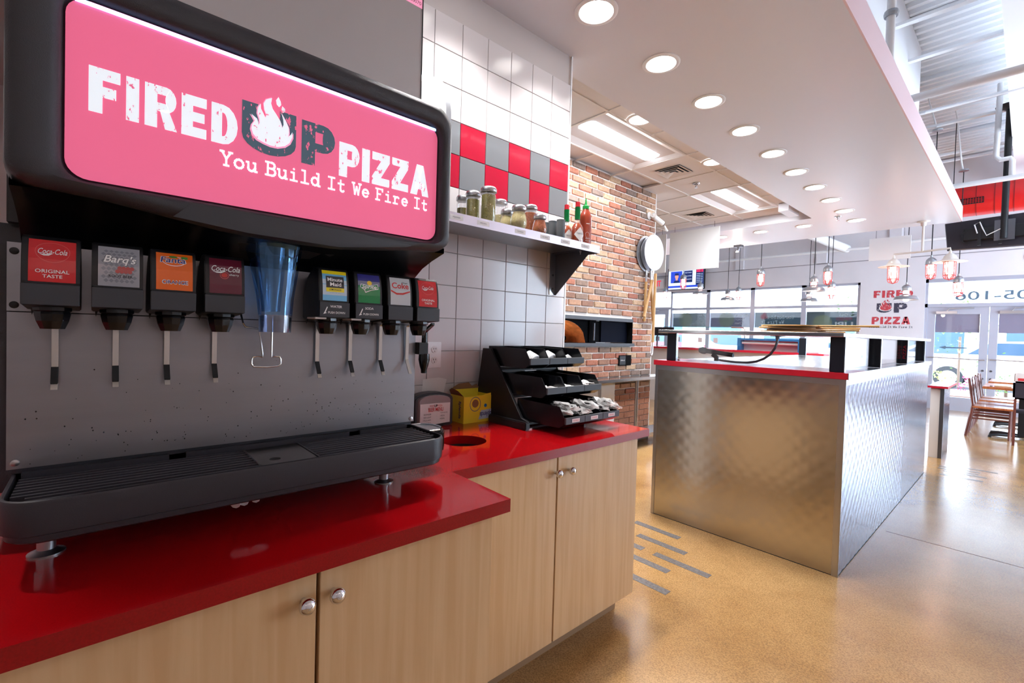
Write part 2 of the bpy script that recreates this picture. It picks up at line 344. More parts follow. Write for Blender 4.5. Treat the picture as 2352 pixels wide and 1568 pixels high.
SLAB = {'Y': [[(.08,.7),(.3,.36),(.3,.02)], [(.52,.7),(.3,.36)], [(0,.7),(.18,.7)], [(.42,.7),(.6,.7)], [(.18,.02),(.42,.02)]],
  'o': [ARC(.28,.24,.22,.22,0,360,12)], 'u': [[(0,.45),(.1,.45),(.1,.16)]+ARC(.26,.16,.16,.14,180,300,5)+[(.46,.2)], [(.36,.45),(.46,.45),(.46,.02),(.56,.02)]],
  'B': [[(0,.7),(.34,.7)]+ARC(.34,.54,.16,.16,90,-90,6)+[(.12,.38)], [(.34,.38)]+ARC(.36,.2,.18,.18,90,-90,6)+[(0,.02)], [(.12,.7),(.12,.02)]],
  'i': [[(.12,.45),(.28,.45),(.28,.02)], [(.08,.02),(.48,.02)], [(.27,.64),(.29,.66)]], 'l': [[(.1,.7),(.28,.7),(.28,.02)], [(.06,.02),(.5,.02)]],
  'd': [ARC(.24,.24,.2,.22,0,360,12), [(.34,.7),(.46,.7),(.46,.02),(.56,.02)]], 'I': [[(.28,.7),(.28,.02)], [(.08,.7),(.48,.7)], [(.08,.02),(.48,.02)]],
  't': [[(.22,.66),(.22,.12)]+ARC(.34,.12,.12,.1,180,330,5), [(.06,.45),(.44,.45)]], 'W': [[(.06,.7),(.18,.04),(.3,.5),(.42,.04),(.54,.7)], [(-.02,.7),(.16,.7)], [(.44,.7),(.62,.7)]],
  'e': [[(.08,.25),(.48,.25)]+ARC(.28,.24,.2,.22,10,320,12)], 'F': [[(.12,.7),(.12,.02)], [(0,.7),(.5,.7),(.5,.56)], [(.12,.38),(.36,.38)], [(0,.02),(.3,.02)]],
  'r': [[(.04,.45),(.16,.45),(.16,.02)], [(.16,.3)]+ARC(.34,.3,.16,.15,150,40,5), [(.02,.02),(.36,.02)]], ' ': []}
def ribbon(pl, t):
    out = []
    for a, b in zip(pl[:-1], pl[1:]):
        a, b = Vector((a[0], a[1])), Vector((b[0], b[1])); d = (b-a)
        if d.length < 1e-6: continue
        d = d.normalized()*t*.5; nn = Vector((-d.y, d.x)); a2, b2 = a-d*.7, b+d*.7
        out.append([tuple(a2+nn), tuple(a2-nn), tuple(b2-nn), tuple(b2+nn)])
    return out
def slabtext(s, w, h, t=.11, adv=.66):
    out = []; x = 0
    for ch in s:
        for pl in SLAB[ch]: out += ribbon([(p[0]+x, p[1]) for p in pl], t)
        x += adv if ch != ' ' else adv*.55
    x -= adv-.58
    return [[(p[0]/x*w, p[1]/.72*h) for p in q] for q in out]
def ring2(cx, cy, rx, ry, t, n=28):
    o = circ(cx, cy, rx, n, ry); i = circ(cx, cy, rx-t, n, ry-t)
    return [[o[k], o[(k+1) % n], i[(k+1) % n], i[k]] for k in range(n)]
FLAME = [(.26,-.02),(.10,.03),(.0,.13),(-.04,.25),(-.02,.36),(.04,.46),(-.05,.60),(.09,.52),(.12,.44),(.12,.36),(.155,.44),(.145,.54),(.10,.66),(.11,.80),(.17,.92),(.175,.80),(.24,.69),(.29,.60),(.31,.68),(.26,.80),(.24,.94),(.30,1.06),(.44,1.14),(.42,1.0),(.46,.88),(.56,.76),(.65,.64),(.69,.54),(.70,.46),(.74,.56),(.73,.68),(.68,.84),(.80,.66),(.87,.52),(.88,.40),(.86,.28),(.93,.36),(.97,.44),(.97,.30),(.90,.14),(.78,.03),(.60,-.04),(.42,-.05)]
DROPS = [[(.60,1.22),(.54,1.12),(.56,1.02),(.62,.97),(.67,1.04),(.66,1.12)], [(.70,1.02),(.68,.93),(.72,.86),(.77,.90),(.77,.97)]]

# ================================================================ SETTING
XW = -1.85; XB = -3.137; ZS = 2.906; ZC = 3.03; YB = 12.3; ZD = 4.87
XL, XR, YN = -9.2, 3.4, -2.4
fl = struct(box('floor', 'concrete', None, XL, XR, YN, YB+.2, -.12, 0))
for i, (x0, x1, y) in enumerate([(-1.76,-1.435,2.76),(-1.63,-1.305,2.595),(-1.425,-1.095,2.45),(-1.72,-1.50,2.447),(-1.60,-1.262,2.32),(-1.50,-1.155,2.127),
                                 (-.478,-.16,6.728),(-.583,-.278,6.60),(-.581,-.285,6.488),(-.534,-.224,6.394),(-.542,-.24,6.195)]):
    box('inlay_strip', 'inlay', fl, x0, x1, y-.025, y+.025, -.004, .0012)
box('joint', 'mulch', fl, -.6, XR, 3.995, 4.0, -.004, .0006)

# tiled wall behind the drinks counter
wl = struct(box('wall_left', 'grout', None, XW-.14, XW-.008, YN, 2.07, 0, ZS))
TP, TZ = .1553, .156
tile_me = {}
def tile_at(y0, z0, w, h, m):
    key = (round(w, 3), round(h, 3), m)
    if key not in tile_me:
        b = B().box(-.008, 0, .0012, w-.0012, .0012, h-.0012); o = b.build('tile', m, wl, bevel=.0016, seg=1, local=True); tile_me[key] = o.data
    else: o = bpy.data.objects.new('tile', tile_me[key]); COL.objects.link(o); o.parent = wl
    o.location = Vector((XW, y0, z0))-org(wl)
for c in range(-4, 8):
    y0 = 2.066-TP*(8-c)+TP*0
    for r in range(-10, 5):
        z0 = 1.959+r*TZ; h = TZ
        if z0 < .86: continue
        if z0 >= 2.89: continue
        m = 'tile_white'
        if r in (0, 1): m = 'tile_red' if (c+r) % 2 == 0 else 'tile_grey'
        if z0+h > ZS: h = ZS-z0
        tile_at(y0, z0, TP, h, m)
box('corner_trim', 'white_gloss', wl, XW-.14, XW+.002, 2.066, 2.076, 0, ZS)
box('painted_wall', 'wall_paint', wl, XW-.007, XW-.001, YN, .14, .86, ZS)

# brick wall with the oven
b = B(); b.box(XB-.30, XB-.006, 2.0, 5.135, 1.455, ZC+.02); b.box(XB-.30, XB-.006, 2.0, 5.135, 0, 1.15); b.box(XB-.30, XB-.006, 4.711, 5.135, 1.15, 1.455); b.box(XB-.30, XB-.006, 2.0, 3.0, 1.15, 1.455); wb = struct(b.build('wall_oven', 'mortar', None)); box('corner_trim', 'white_gloss', wb, XB-.30, XB+.002, 5.135, 5.147, 0, ZC)
BP, BR = .209, .070
bvar = []
for k in range(4):
    b = B().box(-.014, .004+.002*k, .0065, BP-.0065, .0065, BR-.0065); o = b.build('brick', 'brick', wb, bevel=.006, seg=2, local=True); bvar.append(o)
spots = []
r = 0; z = 2.895-BR*41
for r in range(42):
    z = 2.895-BR*(41-r)+BR
    off = 0 if (41-r) % 2 == 0 else BP/2
    y = 3.770-BP*3+off
    while y < 5.13:
        y0, y1 = max(y, 3.30), min(y+BP, 5.134)
        zc = z+BR/2
        if 1.125 < zc < 1.48 and y0 < 4.712: y0 = 4.712
        inside = False
        if y1-y0 > .05 and not inside and (z+BR > .55 or (y0 > 4.1 and z > .1)) and z < ZC-.01: spots.append((y0, z, y1-y0))
        y += BP
spots.sort(key=lambda s: -s[1])
used = 0; short = {}
rest = B()
for i, (y0, z, w) in enumerate(spots):
    full = w > BP-.01
    if i < 298:
        if full:
            k = random.randrange(4)
            if used < 4: o = bvar[used]; used += 1
            else: o = bpy.data.objects.new('brick', bvar[k].data); COL.objects.link(o); o.parent = wb
        else:
            q = round(w/.02)*.02
            if q not in short: o = B().box(-.014, .006, .0065, q-.0065, .0065, BR-.0065).build('brick', 'brick', wb, bevel=.006, seg=1, local=True); short[q] = o.data
            else: o = bpy.data.objects.new('brick', short[q]); COL.objects.link(o); o.parent = wb
        o.location = Vector((XB+random.uniform(-.002, .002), y0+random.uniform(-.002, .002), z+random.uniform(-.002, .002)))-org(wb); o.rotation_euler = (random.uniform(-.008, .008), 0, random.uniform(-.01, .01))
    else: rest.box(XB-.012, XB+.004, y0+.005, y0+w-.005, z+.005, z+BR-.005)
if rest.v: rest.build('brick_field', 'brick', wb, kind='stuff')

# soffit with the recessed lights, dropped grid ceiling, high metal deck
so = struct(box('ceiling', 'soffit', None, -1.99, -.65, YN, 8.48, ZS, ZS+.22))
box('fascia', 'fascia', so, -.65, -.640, YN, 8.48, ZS, ZS+.19)
box('cross_soffit', 'soffit', so, XL, -1.99, 7.10, 8.48, ZS, ZS+.22)
box('fascia', 'soffit', so, XL, -1.99, 7.088, 7.10, ZS, ZC+.02)
box('box_out', 'soffit', so, -2.22, -2.10, 6.55, 6.95, 2.93, ZC)
gc = struct(box('ceiling_grid', 'wall_grey', None, XL, -1.97, YN, 7.10, ZC+.03, ZC+.12))
gx = [-1.97, -2.27, -2.88, -3.49, -4.10, -4.71, -5.32, -5.93, -6.54, -7.15, -7.76, -8.37, -8.98]
gy = [.49+.6225*k for k in range(0, 11)]+[7.1]
holes = [(1, 4), (1, 5), (1, 8), (1, 9)]
tl = {}
for i in range(len(gx)-1):
    for j in range(len(gy)-1):
        if (i, j) in holes or (gx[i+1] < -3.2 and gy[j] < 4.3) or (gx[i] < -6.6): continue
        w, h = gx[i]-gx[i+1], gy[j+1]-gy[j]; key = (round(w, 3), round(h, 3))
        if key not in tl: o = B().box(0, w, 0, h, 0, .02).build('ceiling_tile', 'ceil_tile', gc, local=True); tl[key] = o.data
        else: o = bpy.data.objects.new('ceiling_tile', tl[key]); COL.objects.link(o); o.parent = gc
        o.location = Vector((gx[i+1], gy[j], ZC+.006))-org(gc)
for x in gx[1:10]: box('t_bar', 't_bar', gc, x-.012, x+.012, .49, 7.1, ZC-.001, ZC+.008)
for k, y in enumerate(gy):
    for a, c in (((-6.6, -2.88), (-2.27, -1.97)) if k in (5, 9) else ((-6.6, -1.97),)): box('t_bar', 't_bar', gc, a, c, y-.012, y+.012, ZC-.002, ZC+.008)

dk = B(); nx = int((YB+.2-YN)/.075)
prof = []
y = YN
while y < YB+.2:
    prof += [(y, ZD), (y+.05, ZD), (y+.065, ZD+.04), (y+.135, ZD+.04)]; y += .15
L0 = [(XL, p[0], p[1]) for p in prof]; L1 = [(XR, p[0], p[1]) for p in prof]
dk.loft([L0, L1], cap=False, closed=False); struct(dk.build('ceiling_deck', 'deck', None)); struct(box('ceiling_roof', 'deck', None, XL, XR, YN, YB+.2, ZD+.05, ZD+.15))
struct(box('wall_bulkhead', 'wall_paint', None, -1.12, -1.0, YN, 7.5, ZS+.22, ZD))
def joist(y, z, r=.03):
    t = thing('roof_joist', (-.3, y, z-.03), None, None); t['kind'] = 'structure'
    box('chord', 'deck', t, -6, XR, y-r, y+r, z-.03, z); box('top_chord', 'deck', t, -6, XR, y-r, y+r, ZD-.05, ZD)
    return t
for y in (1.5, 3.0, 4.45, 5.87, 6.7, 8.32, 8.95, 10.4, 10.8): joist(y, 4.42)
gb = struct(box('trim_1', 'deck', None, -.24, .06, YN, YB, 4.02, 4.06)); box('beam_web', 'deck', gb, -.105, -.075, YN, YB, 4.06, 4.38); box('beam_flange', 'deck', gb, -.24, .06, YN, YB, 4.38, 4.42)

# back wall with storefront windows and doors
def seg(b, x0, x1, z0, z1): b.box(x0, x1, YB, YB+.18, z0, z1)
b = B()
seg(b, XL, XR, 2.56, ZD); seg(b, -2.47, -1.41, 0, 2.56); seg(b, XL, -8.1, 0, 2.56); seg(b, .42, .75, 0, 2.56); seg(b, 3.1, XR, 0, 2.56)
seg(b, -6.93, -2.47, 0, .28); seg(b, .75, 3.1, 0, .28)
mat('joint_grey', C(150, 146, 154), .8)
wk = struct(b.build('wall_back', 'wall_grey', None)); box('ledge', 'wall_grey', wk, XL, XR, YB-.05, YB, 3.03, ZD)
box('wall_joint', 'joint_grey', wk, XL, XR, YB-.008, YB, 3.016, 3.03)
for x in (-5.0, -3.2, -1.9, .2): box('pilaster', 'wall_grey', wk, x-.10, x+.10, YB-.09, YB, 3.03, 3.9)
b = B(); b.box(XR, XR+.15, YN, YB+.2, 0, .3); b.box(XR, XR+.15, YN, YB+.2, 3.2, ZD); b.box(XR, XR+.15, YN, 5.9, .3, 3.2)
for k in range(2, 6): b.box(XR, XR+.15, 3.55+2.15*k-.2, 3.55+2.15*k, .3, 3.2)
struct(b.build('wall_right', 'wall_paint', None))
for k in range(2, 5):  # unseen windows added to the right wall to bring in more daylight
    a_ = 1.6+2.15*k; t = struct(B().box(XR+.04, XR+.10, a_, a_+1.75, .3, .36).build('window_%d' % (10+k), 'frame_alu', None)); box('transom_bar', 'frame_alu', t, XR+.04, XR+.10, a_, a_+1.75, 2.4, 2.46); box('pane', 'pane', t, XR+.068, XR+.074, a_, a_+1.75, .36, 3.2)
light('window_daylight', 'AREA', (XR+.2, 9.1, 1.75), 1, sx=2.9, sy=6.4, rot=(0, PI/2, 0), portal=True)  # portal of the added right-hand windows
struct(box('wall_near', 'wall_paint', None, XL, XR, YN-.15, YN, 0, ZD)); struct(box('wall_far_left', 'wall_paint', None, XL-.15, XL, YN, YB+.2, 0, ZD))
def window(n, x0, x1, z0=.28, z1=2.56, film=None):
    t = struct(B().box(x0, x1, YB+.05, YB+.11, z0, z0+.05).build('window_%d' % n, 'frame_alu', None))
    for a, c in ((x0, x0+.05), (x1-.05, x1)): box('mullion', 'frame_alu', t, a, c, YB+.03, YB+.13, z0, z1)
    box('head', 'frame_alu', t, x0, x1, YB+.03, YB+.13, z1-.05, z1); box('transom_bar', 'frame_alu', t, x0+.05, x1-.05, YB+.03, YB+.13, 2.03, 2.09)
    box('pane', 'pane', t, x0+.05, x1-.05, YB+.078, YB+.084, z0+.05, 2.03); box('pane', 'pane', t, x0+.05, x1-.05, YB+.078, YB+.084, 2.09, z1-.05)
    return t
wx = [-6.93, -5.83, -4.69, -3.55, -2.47]
mat('film_green', C(30, 62, 62), .35, alpha=.80); mat('film_maroon', C(96, 60, 76), .35, alpha=.75); mat('film_white', C(190, 205, 210), .5, alpha=.55); mat('film_pizza', C(120, 140, 110), .5, alpha=.5); mat('film_red', C(150, 60, 80), .5, alpha=.6)
for i in range(4):
    x0, x1 = wx[i], wx[i+1]; t = window(i+1, x0, x1)
    m = 'film_maroon' if i == 1 else 'film_green'
    box('window_film', m, t, x0+.055, x1-.055, YB+.086, YB+.088, 1.56, 1.94)
    O = (x1, YB+.0855, 1.6); r_ = -VX   # read from outside, so mirrored indoors
    if i in (0, 1): flat('pizza_print', 'film_pizza', t, [circ(.66, .16, .20)], (x1, YB+.0775, 1.6), r_, VZ)
    if i == 0:
        for q, s in enumerate(('Fast', 'Fun', 'Fresh', 'Friendly')): text('window_lettering', s, 'film_white', t, (x1-.12, YB+.077, 1.86-.09*q), r_, VZ, .05*len(s), .05)
    if i == 1:
        for q, s in enumerate(('Build', 'Your', 'Own')): text('window_lettering', s, 'film_white', t, (x1-.12-.06*q, YB+.077, 1.84-.10*q), r_, VZ, .065*len(s), .065)
    if i == 2:
        flat('window_lettering', 'film_white', t, slabtext('You Build It', .66, .075), (x1-.2, YB+.077, 1.78), r_, VZ); flat('window_lettering', 'film_white', t, slabtext('We Fire It', .52, .075), (x1-.42, YB+.077, 1.66), r_, VZ)
        flat('flame_print', 'film_red', t, [[(p[0]*.17, p[1]*.17) for p in FLAME]], (x1-.80, YB+.077, 1.78), r_, VZ)
    if i == 3:
        flat('pizza_print', 'film_pizza', t, [circ(.70, .10, .19)], (x1, YB+.0775, 1.58), r_, VZ); text('window_lettering', 'Get', 'film_white', t, (x1-.22, YB+.077, 1.84), r_, VZ, .16, .06); text('window_lettering', 'FIRED', 'film_red', t, (x1-.14, YB+.077, 1.74), r_, VZ, .3, .07, bold=.02); text('window_lettering', 'UP!', 'film_white', t, (x1-.12, YB+.077, 1.60), r_, VZ, .34, .11, bold=.03)
window(5, .75, 1.93); window(6, 1.93, 3.1)
def leaf(n, x0, x1, z1, hinge_left, shade=True):
    t = struct(B().box(x0, x1, YB+.05, YB+.10, 0, .26).build('door_%d' % n, 'frame_alu', None)); st = .115
    box('stile', 'frame_alu', t, x0, x0+st, YB+.05, YB+.10, .26, z1); box('stile', 'frame_alu', t, x1-st, x1, YB+.05, YB+.10, .26, z1); box('rail', 'frame_alu', t, x0+st, x1-st, YB+.05, YB+.10, z1-.14, z1)
    box('pane', 'pane', t, x0+st, x1-st, YB+.072, YB+.078, .26, z1-.14)
    if shade: box('shade', 'shade', t, x0+st+.005, x1-st-.005, YB+.079, YB+.083, z1-.49, z1-.14)
    B().tube([(x0+.03, YB+.02, 1.015), (x1-.03, YB+.02, 1.0)], .012, 8).build('push_bar', 'alu', t, smooth=True)
    box('closer', 'alu', t, x0+.13, x0+.43, YB+.01, YB+.05, z1-.13, z1-.08); B().tube([(x0+.28, YB, z1-.08), (x0+.32, YB, z1-.03), (x0+.66, YB+.02, z1-.02)], .012, 6).build('closer_arm', 'alu', t)
    for q in (.80, .65): B().lathe([(.018, 0), (.018, .012)], (x1-.05 if hinge_left else x0+.05, YB+.04, q), 10, 1).build('lock', 'steel_dark', t)
    return t
mat('shade', C(178, 160, 176), .8)
d1 = leaf(1, -1.367, -.508, 2.0, True); d2 = leaf(2, -.500, .358, 2.0, False)
flat('arrow_decal', 'blue_grey', d1, [[(-.40, 0), (-.30, .035), (-.30, .014), (0, .010), (0, -.010), (-.30, -.014), (-.30, -.035)]], (-.78, YB+.070, 1.215), VX, VZ) if mat('blue_grey', C(96, 120, 140), .5) else 0
text('door_lettering', 'Other Door Please', 'film_white', d1, (-.77, YB+.070, 1.27), -VX, VZ, .40, .03)
fr = struct(B().box(-1.41, .40, YB+.02, YB+.14, 2.0, 2.07).build('trim_2', 'frame_alu', None))
box('jamb', 'frame_alu', fr, -1.41, -1.367, YB+.02, YB+.14, 0, 2.56); box('jamb', 'frame_alu', fr, .358, .40, YB+.02, YB+.14, 0, 2.56); box('head', 'frame_alu', fr, -1.41, .40, YB+.02, YB+.14, 2.49, 2.56)
box('transom_pane', 'pane', fr, -1.367, .358, YB+.078, YB+.084, 2.07, 2.49)
text('unit_number', '105-106', 'blue_grey', fr, (.10, YB+.076, 2.13), -VX, VZ, 1.08, .17, bold=.01)
sd = leaf(3, -7.95, -7.0, 2.05, True, False); fr2 = struct(B().box(-8.1, -6.93, YB+.02, YB+.14, 2.05, 2.12).build('trim_3', 'frame_alu', None)); box('transom_pane', 'pane', fr2, -8.05, -6.98, YB+.078, YB+.084, 2.12, 2.53); box('jamb', 'frame_alu', fr2, -8.1, -7.97, YB+.02, YB+.14, 0, 2.56)
# daylight portals at the storefront openings
for x0, x1 in ((-8.0, -2.5), (-1.36, .36), (.8, 3.05)): light('window_daylight', 'AREA', ((x0+x1)/2, YB+.25, 1.4), 1, sx=x1-x0, sy=2.3, rot=(-PI/2, 0, 0), portal=True)
# wall logo
lg = B().box(-2.33, -1.56, YB-.0008, YB-.0002, 1.49, 1.495).build('logo_base', 'wall_grey', wk)
flat('logo_lettering', 'logo_red', wk, blocktext('FIRED', .64, .15, .13), (-2.235, YB-.002, 2.215), VX, VZ); flat('logo_lettering', 'logo_dark', wk, blocktext('UP', .50, .20, .12), (-2.175, YB-.002, 1.90), VX, VZ)
flat('logo_lettering', 'logo_red', wk, blocktext('PIZZA', .63, .155, .11), (-2.25, YB-.002, 1.66), VX, VZ); flat('logo_slogan', 'logo_dark', wk, slabtext('You Build It We Fire It', .72, .04), (-2.295, YB-.002, 1.585), VX, VZ)
flat('logo_flame_edge', 'wall_paint', wk, [[(p[0]*.205-.010, p[1]*.185-.006) for p in FLAME]], (-2.118, YB-.003, 1.95), VX*1.06, VZ*1.06)
flat('logo_flame', 'logo_red', wk, [[(p[0]*.19, p[1]*.185) for p in FLAME]]+[[(p[0]*.19, p[1]*.185) for p in q] for q in DROPS], (-2.11, YB-.004, 1.955), VX, VZ)

# ================================================================ DRINKS COUNTER
ct = thing('countertop', (-1.4, .5, .822), 'glossy red quartz countertop with stepped front and round trash hole', 'countertop')
outer = [(XW, -1.3), (-.866, -1.3), (-.866, .787), (-1.141, .796), (-1.141, 1.88), (XW, 1.88)]
hole = circ(-1.44, 1.055, .088, 32)
b = B(); b.poly([(x, y, .855) for x, y in outer], [[(x, y, .855) for x, y in hole]]); b.poly([(x, y, .822) for x, y in outer], [[(x, y, .822) for x, y in hole]])
b.build('slab', 'quartz', ct)
b = B()
for i in range(len(outer)):
    a, c = outer[i], outer[(i+1) % len(outer)]; b.add([(a[0], a[1], .822), (c[0], c[1], .822), (c[0], c[1], .855), (a[0], a[1], .855)], [(0, 1, 2, 3)])
b.build('edge_band', 'quartz_edge', ct)
B().loft([[(x, y, .855) for x, y in hole], [(x, y, .822) for x, y in hole]], cap=False).build('hole_rim', 'quartz', ct, smooth=True)
B().lathe([(.0885, -.05), (.0885, -.033), (.094, -.033), (.094, -.42), (.0, -.42)], (-1.44, 1.055, .855), 28, cap=False).build('hole_liner', 'rubber', ct, smooth=True)

def cabinet(label, xf, y0, y1, gap, knobs, kick):
    t = thing('base_cabinet', ((xf-1.83)/2, (y0+y1)/2, 0), label, 'cabinet')
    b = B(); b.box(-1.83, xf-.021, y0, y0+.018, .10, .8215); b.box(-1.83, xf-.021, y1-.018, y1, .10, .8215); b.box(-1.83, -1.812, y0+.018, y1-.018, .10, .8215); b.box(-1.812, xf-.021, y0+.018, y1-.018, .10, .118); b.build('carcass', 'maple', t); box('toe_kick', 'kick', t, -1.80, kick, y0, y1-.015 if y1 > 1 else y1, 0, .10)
    for i, (a, c) in enumerate(((y0 if y0 > 0 else gap-.62, gap-.0035), (gap+.0035, y1))):
        d = box('door', 'maple', t, xf-.02, xf, a, c, .105, .812, bevel=.0012, seg=1)
        ky, kz = knobs[i]
        kb = B().lathe([(.006, 0), (.005, .008), (.008, .012), (.0145, .020), (.0155, .026), (.013, .032), (.007, .036), (0, .037)], (xf, ky, kz), 20, 0); kb.build('knob', 'chrome', d, smooth=True, sharp=60)
    return t
cabinet('pale maple base cabinet under the drinks machine with two knobbed doors', -.896, -1.25, .7535, .3205, ((.293, .762), (.349, .762)), -.97)
cabinet('pale maple base cabinet under the bin rack at counter end', -1.168, .80, 1.83, 1.296, ((1.283, .757), (1.356, .755)), -1.25)

# ================================================================ SODA FOUNTAIN
XP = -1.22; Y0, Y1 = -.121, .707
sf = thing('soda_fountain', (-1.45, .293, .855), 'black eight-valve soda fountain with lit pink pizza sign', 'soda machine')
box('body', 'black_tex', sf, -1.76, XP-.012, Y0-.045, Y1+.001, .96, 1.45, bevel=.006)
box('cabinet_back', 'black_tex', sf, -1.76, -1.21, Y0, Y1, 1.45, 1.86)
sp = box('splash_panel', 'steel_panel', sf, XP-.012, XP, Y0, Y1, 1.0045, 1.290, label='brushed steel splash panel'); us = box('valve_rail', 'steel_panel', sf, XP-.012, XP+.003, Y0, Y1-.012, 1.292, 1.415, label='brushed steel strip the valves hang on')
for p, y, z, m in ((us, -.112, 1.3995, 'black'), (us, -.112, 1.303, 'black'), (sp, -.110, 1.016, 'steel'), (sp, .697, 1.013, 'steel')):
    d = B().lathe([(.0065, 0), (.006, .0025), (.003, .0035), (0, .0036)], (XP+(.003 if p is us else 0), y, z), 14, 0).build('screw', m, p, smooth=True)
random.seed(3)
dr = B()
for k in range(150):
    y, z = random.uniform(Y0+.02, Y1-.03), 1.01+abs(random.gauss(0, .07)); s = random.uniform(.0006, .0016)
    if z < 1.25: dr.add([(XP+.0001, y-s, z), (XP+.0001, y, z-s*1.3), (XP+.0001, y+s, z), (XP+.0001, y, z+s), (XP+s*.7, y, z-s*.2)], [(0, 1, 4), (1, 2, 4), (2, 3, 4), (3, 0, 4)])
dr.build('water_drops', 'black_gloss', sf, kind='stuff')

# --- head with the backlit sign
HX = -1.033; HY0, HY1, HZ0, HZ1 = -.110, .702, 1.466, 1.872
SY0, SY1, SZ0, SZ1 = -.043, .662, 1.511, 1.806
LIP = [(-.12, 1.484), (-.062, 1.488), (-.014, 1.486), (.046, 1.478), (.105, 1.470), (.169, 1.461), (.213, 1.457), (.309, 1.455), (.403, 1.456), (.509, 1.468), (.62, 1.482), (.72, 1.487)]
def lip(y):
    for (a, za), (c, zc) in zip(LIP[:-1], LIP[1:]):
        if a <= y <= c: return za+(zc-za)*(y-a)/(c-a)
    return 1.487
NB = 72
def ring_at(x, y0, y1, z0, z1, r, drop=0):
    """closed loop of NB points around a rounded rectangle, sampled by side so loops match"""
    pts = []
    per = NB//4
    def arcs(k, n): return k/n
    cor = [((y1-r, z0+r), -PI/2, 0), ((y1-r, z1-r), 0, PI/2), ((y0+r, z1-r), PI/2, PI), ((y0+r, z0+r), PI, 1.5*PI)]
    sides = [((y0+r, z0), (y1-r, z0)), ((y1, z0+r), (y1, z1-r)), ((y1-r, z1), (y0+r, z1)), ((y0, z1-r), (y0, z0+r))]
    for i in range(4):
        (a, b_), ((c, d), t0, t1) = sides[i], cor[i]
        for k in range(12): q = k/12; pts.append((a[0]+(b_[0]-a[0])*q, a[1]+(b_[1]-a[1])*q))
        for k in range(6): q = t0+(t1-t0)*k/6; pts.append((c+r*math.cos(q), d+r*math.sin(q)))
    out = []
    for (y, z) in pts:
        w = max(0, 1-(z-z0)/.06)
        out.append((x, y, z+drop*w*(lip(y)-HZ0)))
    return out
bz = B()
bz.loft([ring_at(-1.21, HY0+.004, HY1-.004, HZ0-.02, HZ1, .03, 1), ring_at(-1.085, HY0, HY1, HZ0, HZ1, .045, 1), ring_at(-1.062, HY0, HY1, HZ0, HZ1-.004, .05, 1), ring_at(-1.045, HY0+.003, HY1-.003, HZ0+.003, HZ1-.012, .05, 1), ring_at(HX-.003, HY0+.012, HY1-.012, HZ0+.010, HZ1-.026, .05, 1),
         ring_at(HX, HY0+.030, HY1-.022, HZ0+.020, HZ1-.042, .045, .8), ring_at(HX-.002, SY0-.016, SY1+.012, SZ0-.012, SZ1+.014, .036), ring_at(HX-.008, SY0-.006, SY1+.005, SZ0-.005, SZ1+.005, .033), ring_at(HX-.022, SY0-.002, SY1+.002, SZ0-.002, SZ1+.002, .03), ring_at(HX-.026, SY0, SY1, SZ0, SZ1, .03)], cap=False)
bz.build('head_shell', 'black_tex', sf, smooth=True, sharp=50, label='black moulded frame around the sign')
# underside: sweeps back from the lip to the valve rail
uy = [HY0+.006+(HY1-HY0-.012)*k/24 for k in range(25)]
b = B(); L = []
for dx, k in ((0, 0), (.02, -.004), (.06, -.012), (.11, -.026), (.15, -.046), (.175, -.07)):
    L.append([(-1.062-dx, y, (lip(y))*(1-dx/.175)+(1.476)*(dx/.175)+k) for y in uy])
b.loft(L, cap=False, closed=False); b.build('hood_underside', 'black_gloss', sf, smooth=True)
for ye in (HY0+.006, HY1-.006):
    pr = [(-1.062-dx, (lip(ye))*(1-dx/.175)+1.476*(dx/.175)+k) for dx, k in ((0, 0), (.02, -.004), (.06, -.012), (.11, -.026), (.15, -.046), (.175, -.07))]
    B().poly([(x, ye, z) for x, z in pr]+[(-1.237, ye, 1.50), (-1.062, ye, 1.50)]).build('hood_cheek', 'black_gloss', sf)
# fold in the lower lip
B().add([(HX+.001, .13, 1.500), (HX+.006, .25, 1.474), (HX+.006, .43, 1.470), (HX-.003, .60, 1.494), (HX-.003, .57, 1.482), (HX+.003, .40, 1.457), (HX+.003, .22, 1.459), (HX-.002, .10, 1.470)], [(0, 1, 6, 7), (1, 2, 5, 6), (2, 3, 4, 5), (0, 3, 2, 1)]).build('lip_fold', 'charcoal', sf, smooth=True)
XS = HX-.020
sg = B().poly([(XS, y, z) for (_, y, z) in ring_at(0, SY0+.001, SY1-.001, SZ0+.001, SZ1-.001, .03)]).build('sign_panel', 'sign_pink', sf, label='backlit pink sign panel')
b = B().box(XS+.0006, XS+.0030, SY0+.012, SY1-.008, SZ1-.009, SZ1-.003); b.build('sign_light', 'light_strip', sg)
e = .0008
flat('sign_lettering', 'sign_white', sg, blocktext('FIRED', .2165, .075, .12), (XS+e, -.0138, 1.6265), VY, VZ); flat('sign_lettering', 'sign_white', sg, blocktext('PIZZA', .234, .0765, .09), (XS+e, .4035, 1.6215), VY, VZ)
flat('sign_lettering', 'sign_slate', sg, [[(p[0]*.130, p[1]*.096) for p in q] for q in block('U')[1]], (XS+e, .2098, 1.6275), VY, VZ); flat('sign_lettering', 'sign_slate', sg, [[(p[0]*.105, p[1]*.092) for p in q] for q in block('P')[1]], (XS+e, .3225, 1.629), VY, VZ)
flat('sign_flame_edge', 'sign_pale', sg, [[(p[0]*.078-.0015, p[1]*.083-.0022) for p in FLAME]], (XS+2*e, .2285, 1.6505), VY*1.04, VZ*1.03); flat('sign_flame', 'sign_white', sg, [[(p[0]*.076, p[1]*.081) for p in FLAME]]+[[(p[0]*.076, p[1]*.081) for p in q] for q in DROPS], (XS+3*e, .2295, 1.6515), VY, VZ)
flat('sign_slogan', 'sign_white_solid', sg, slabtext('You Build It We Fire It', .463, .0275), (XS+e, .174, 1.5865), VY, VZ)

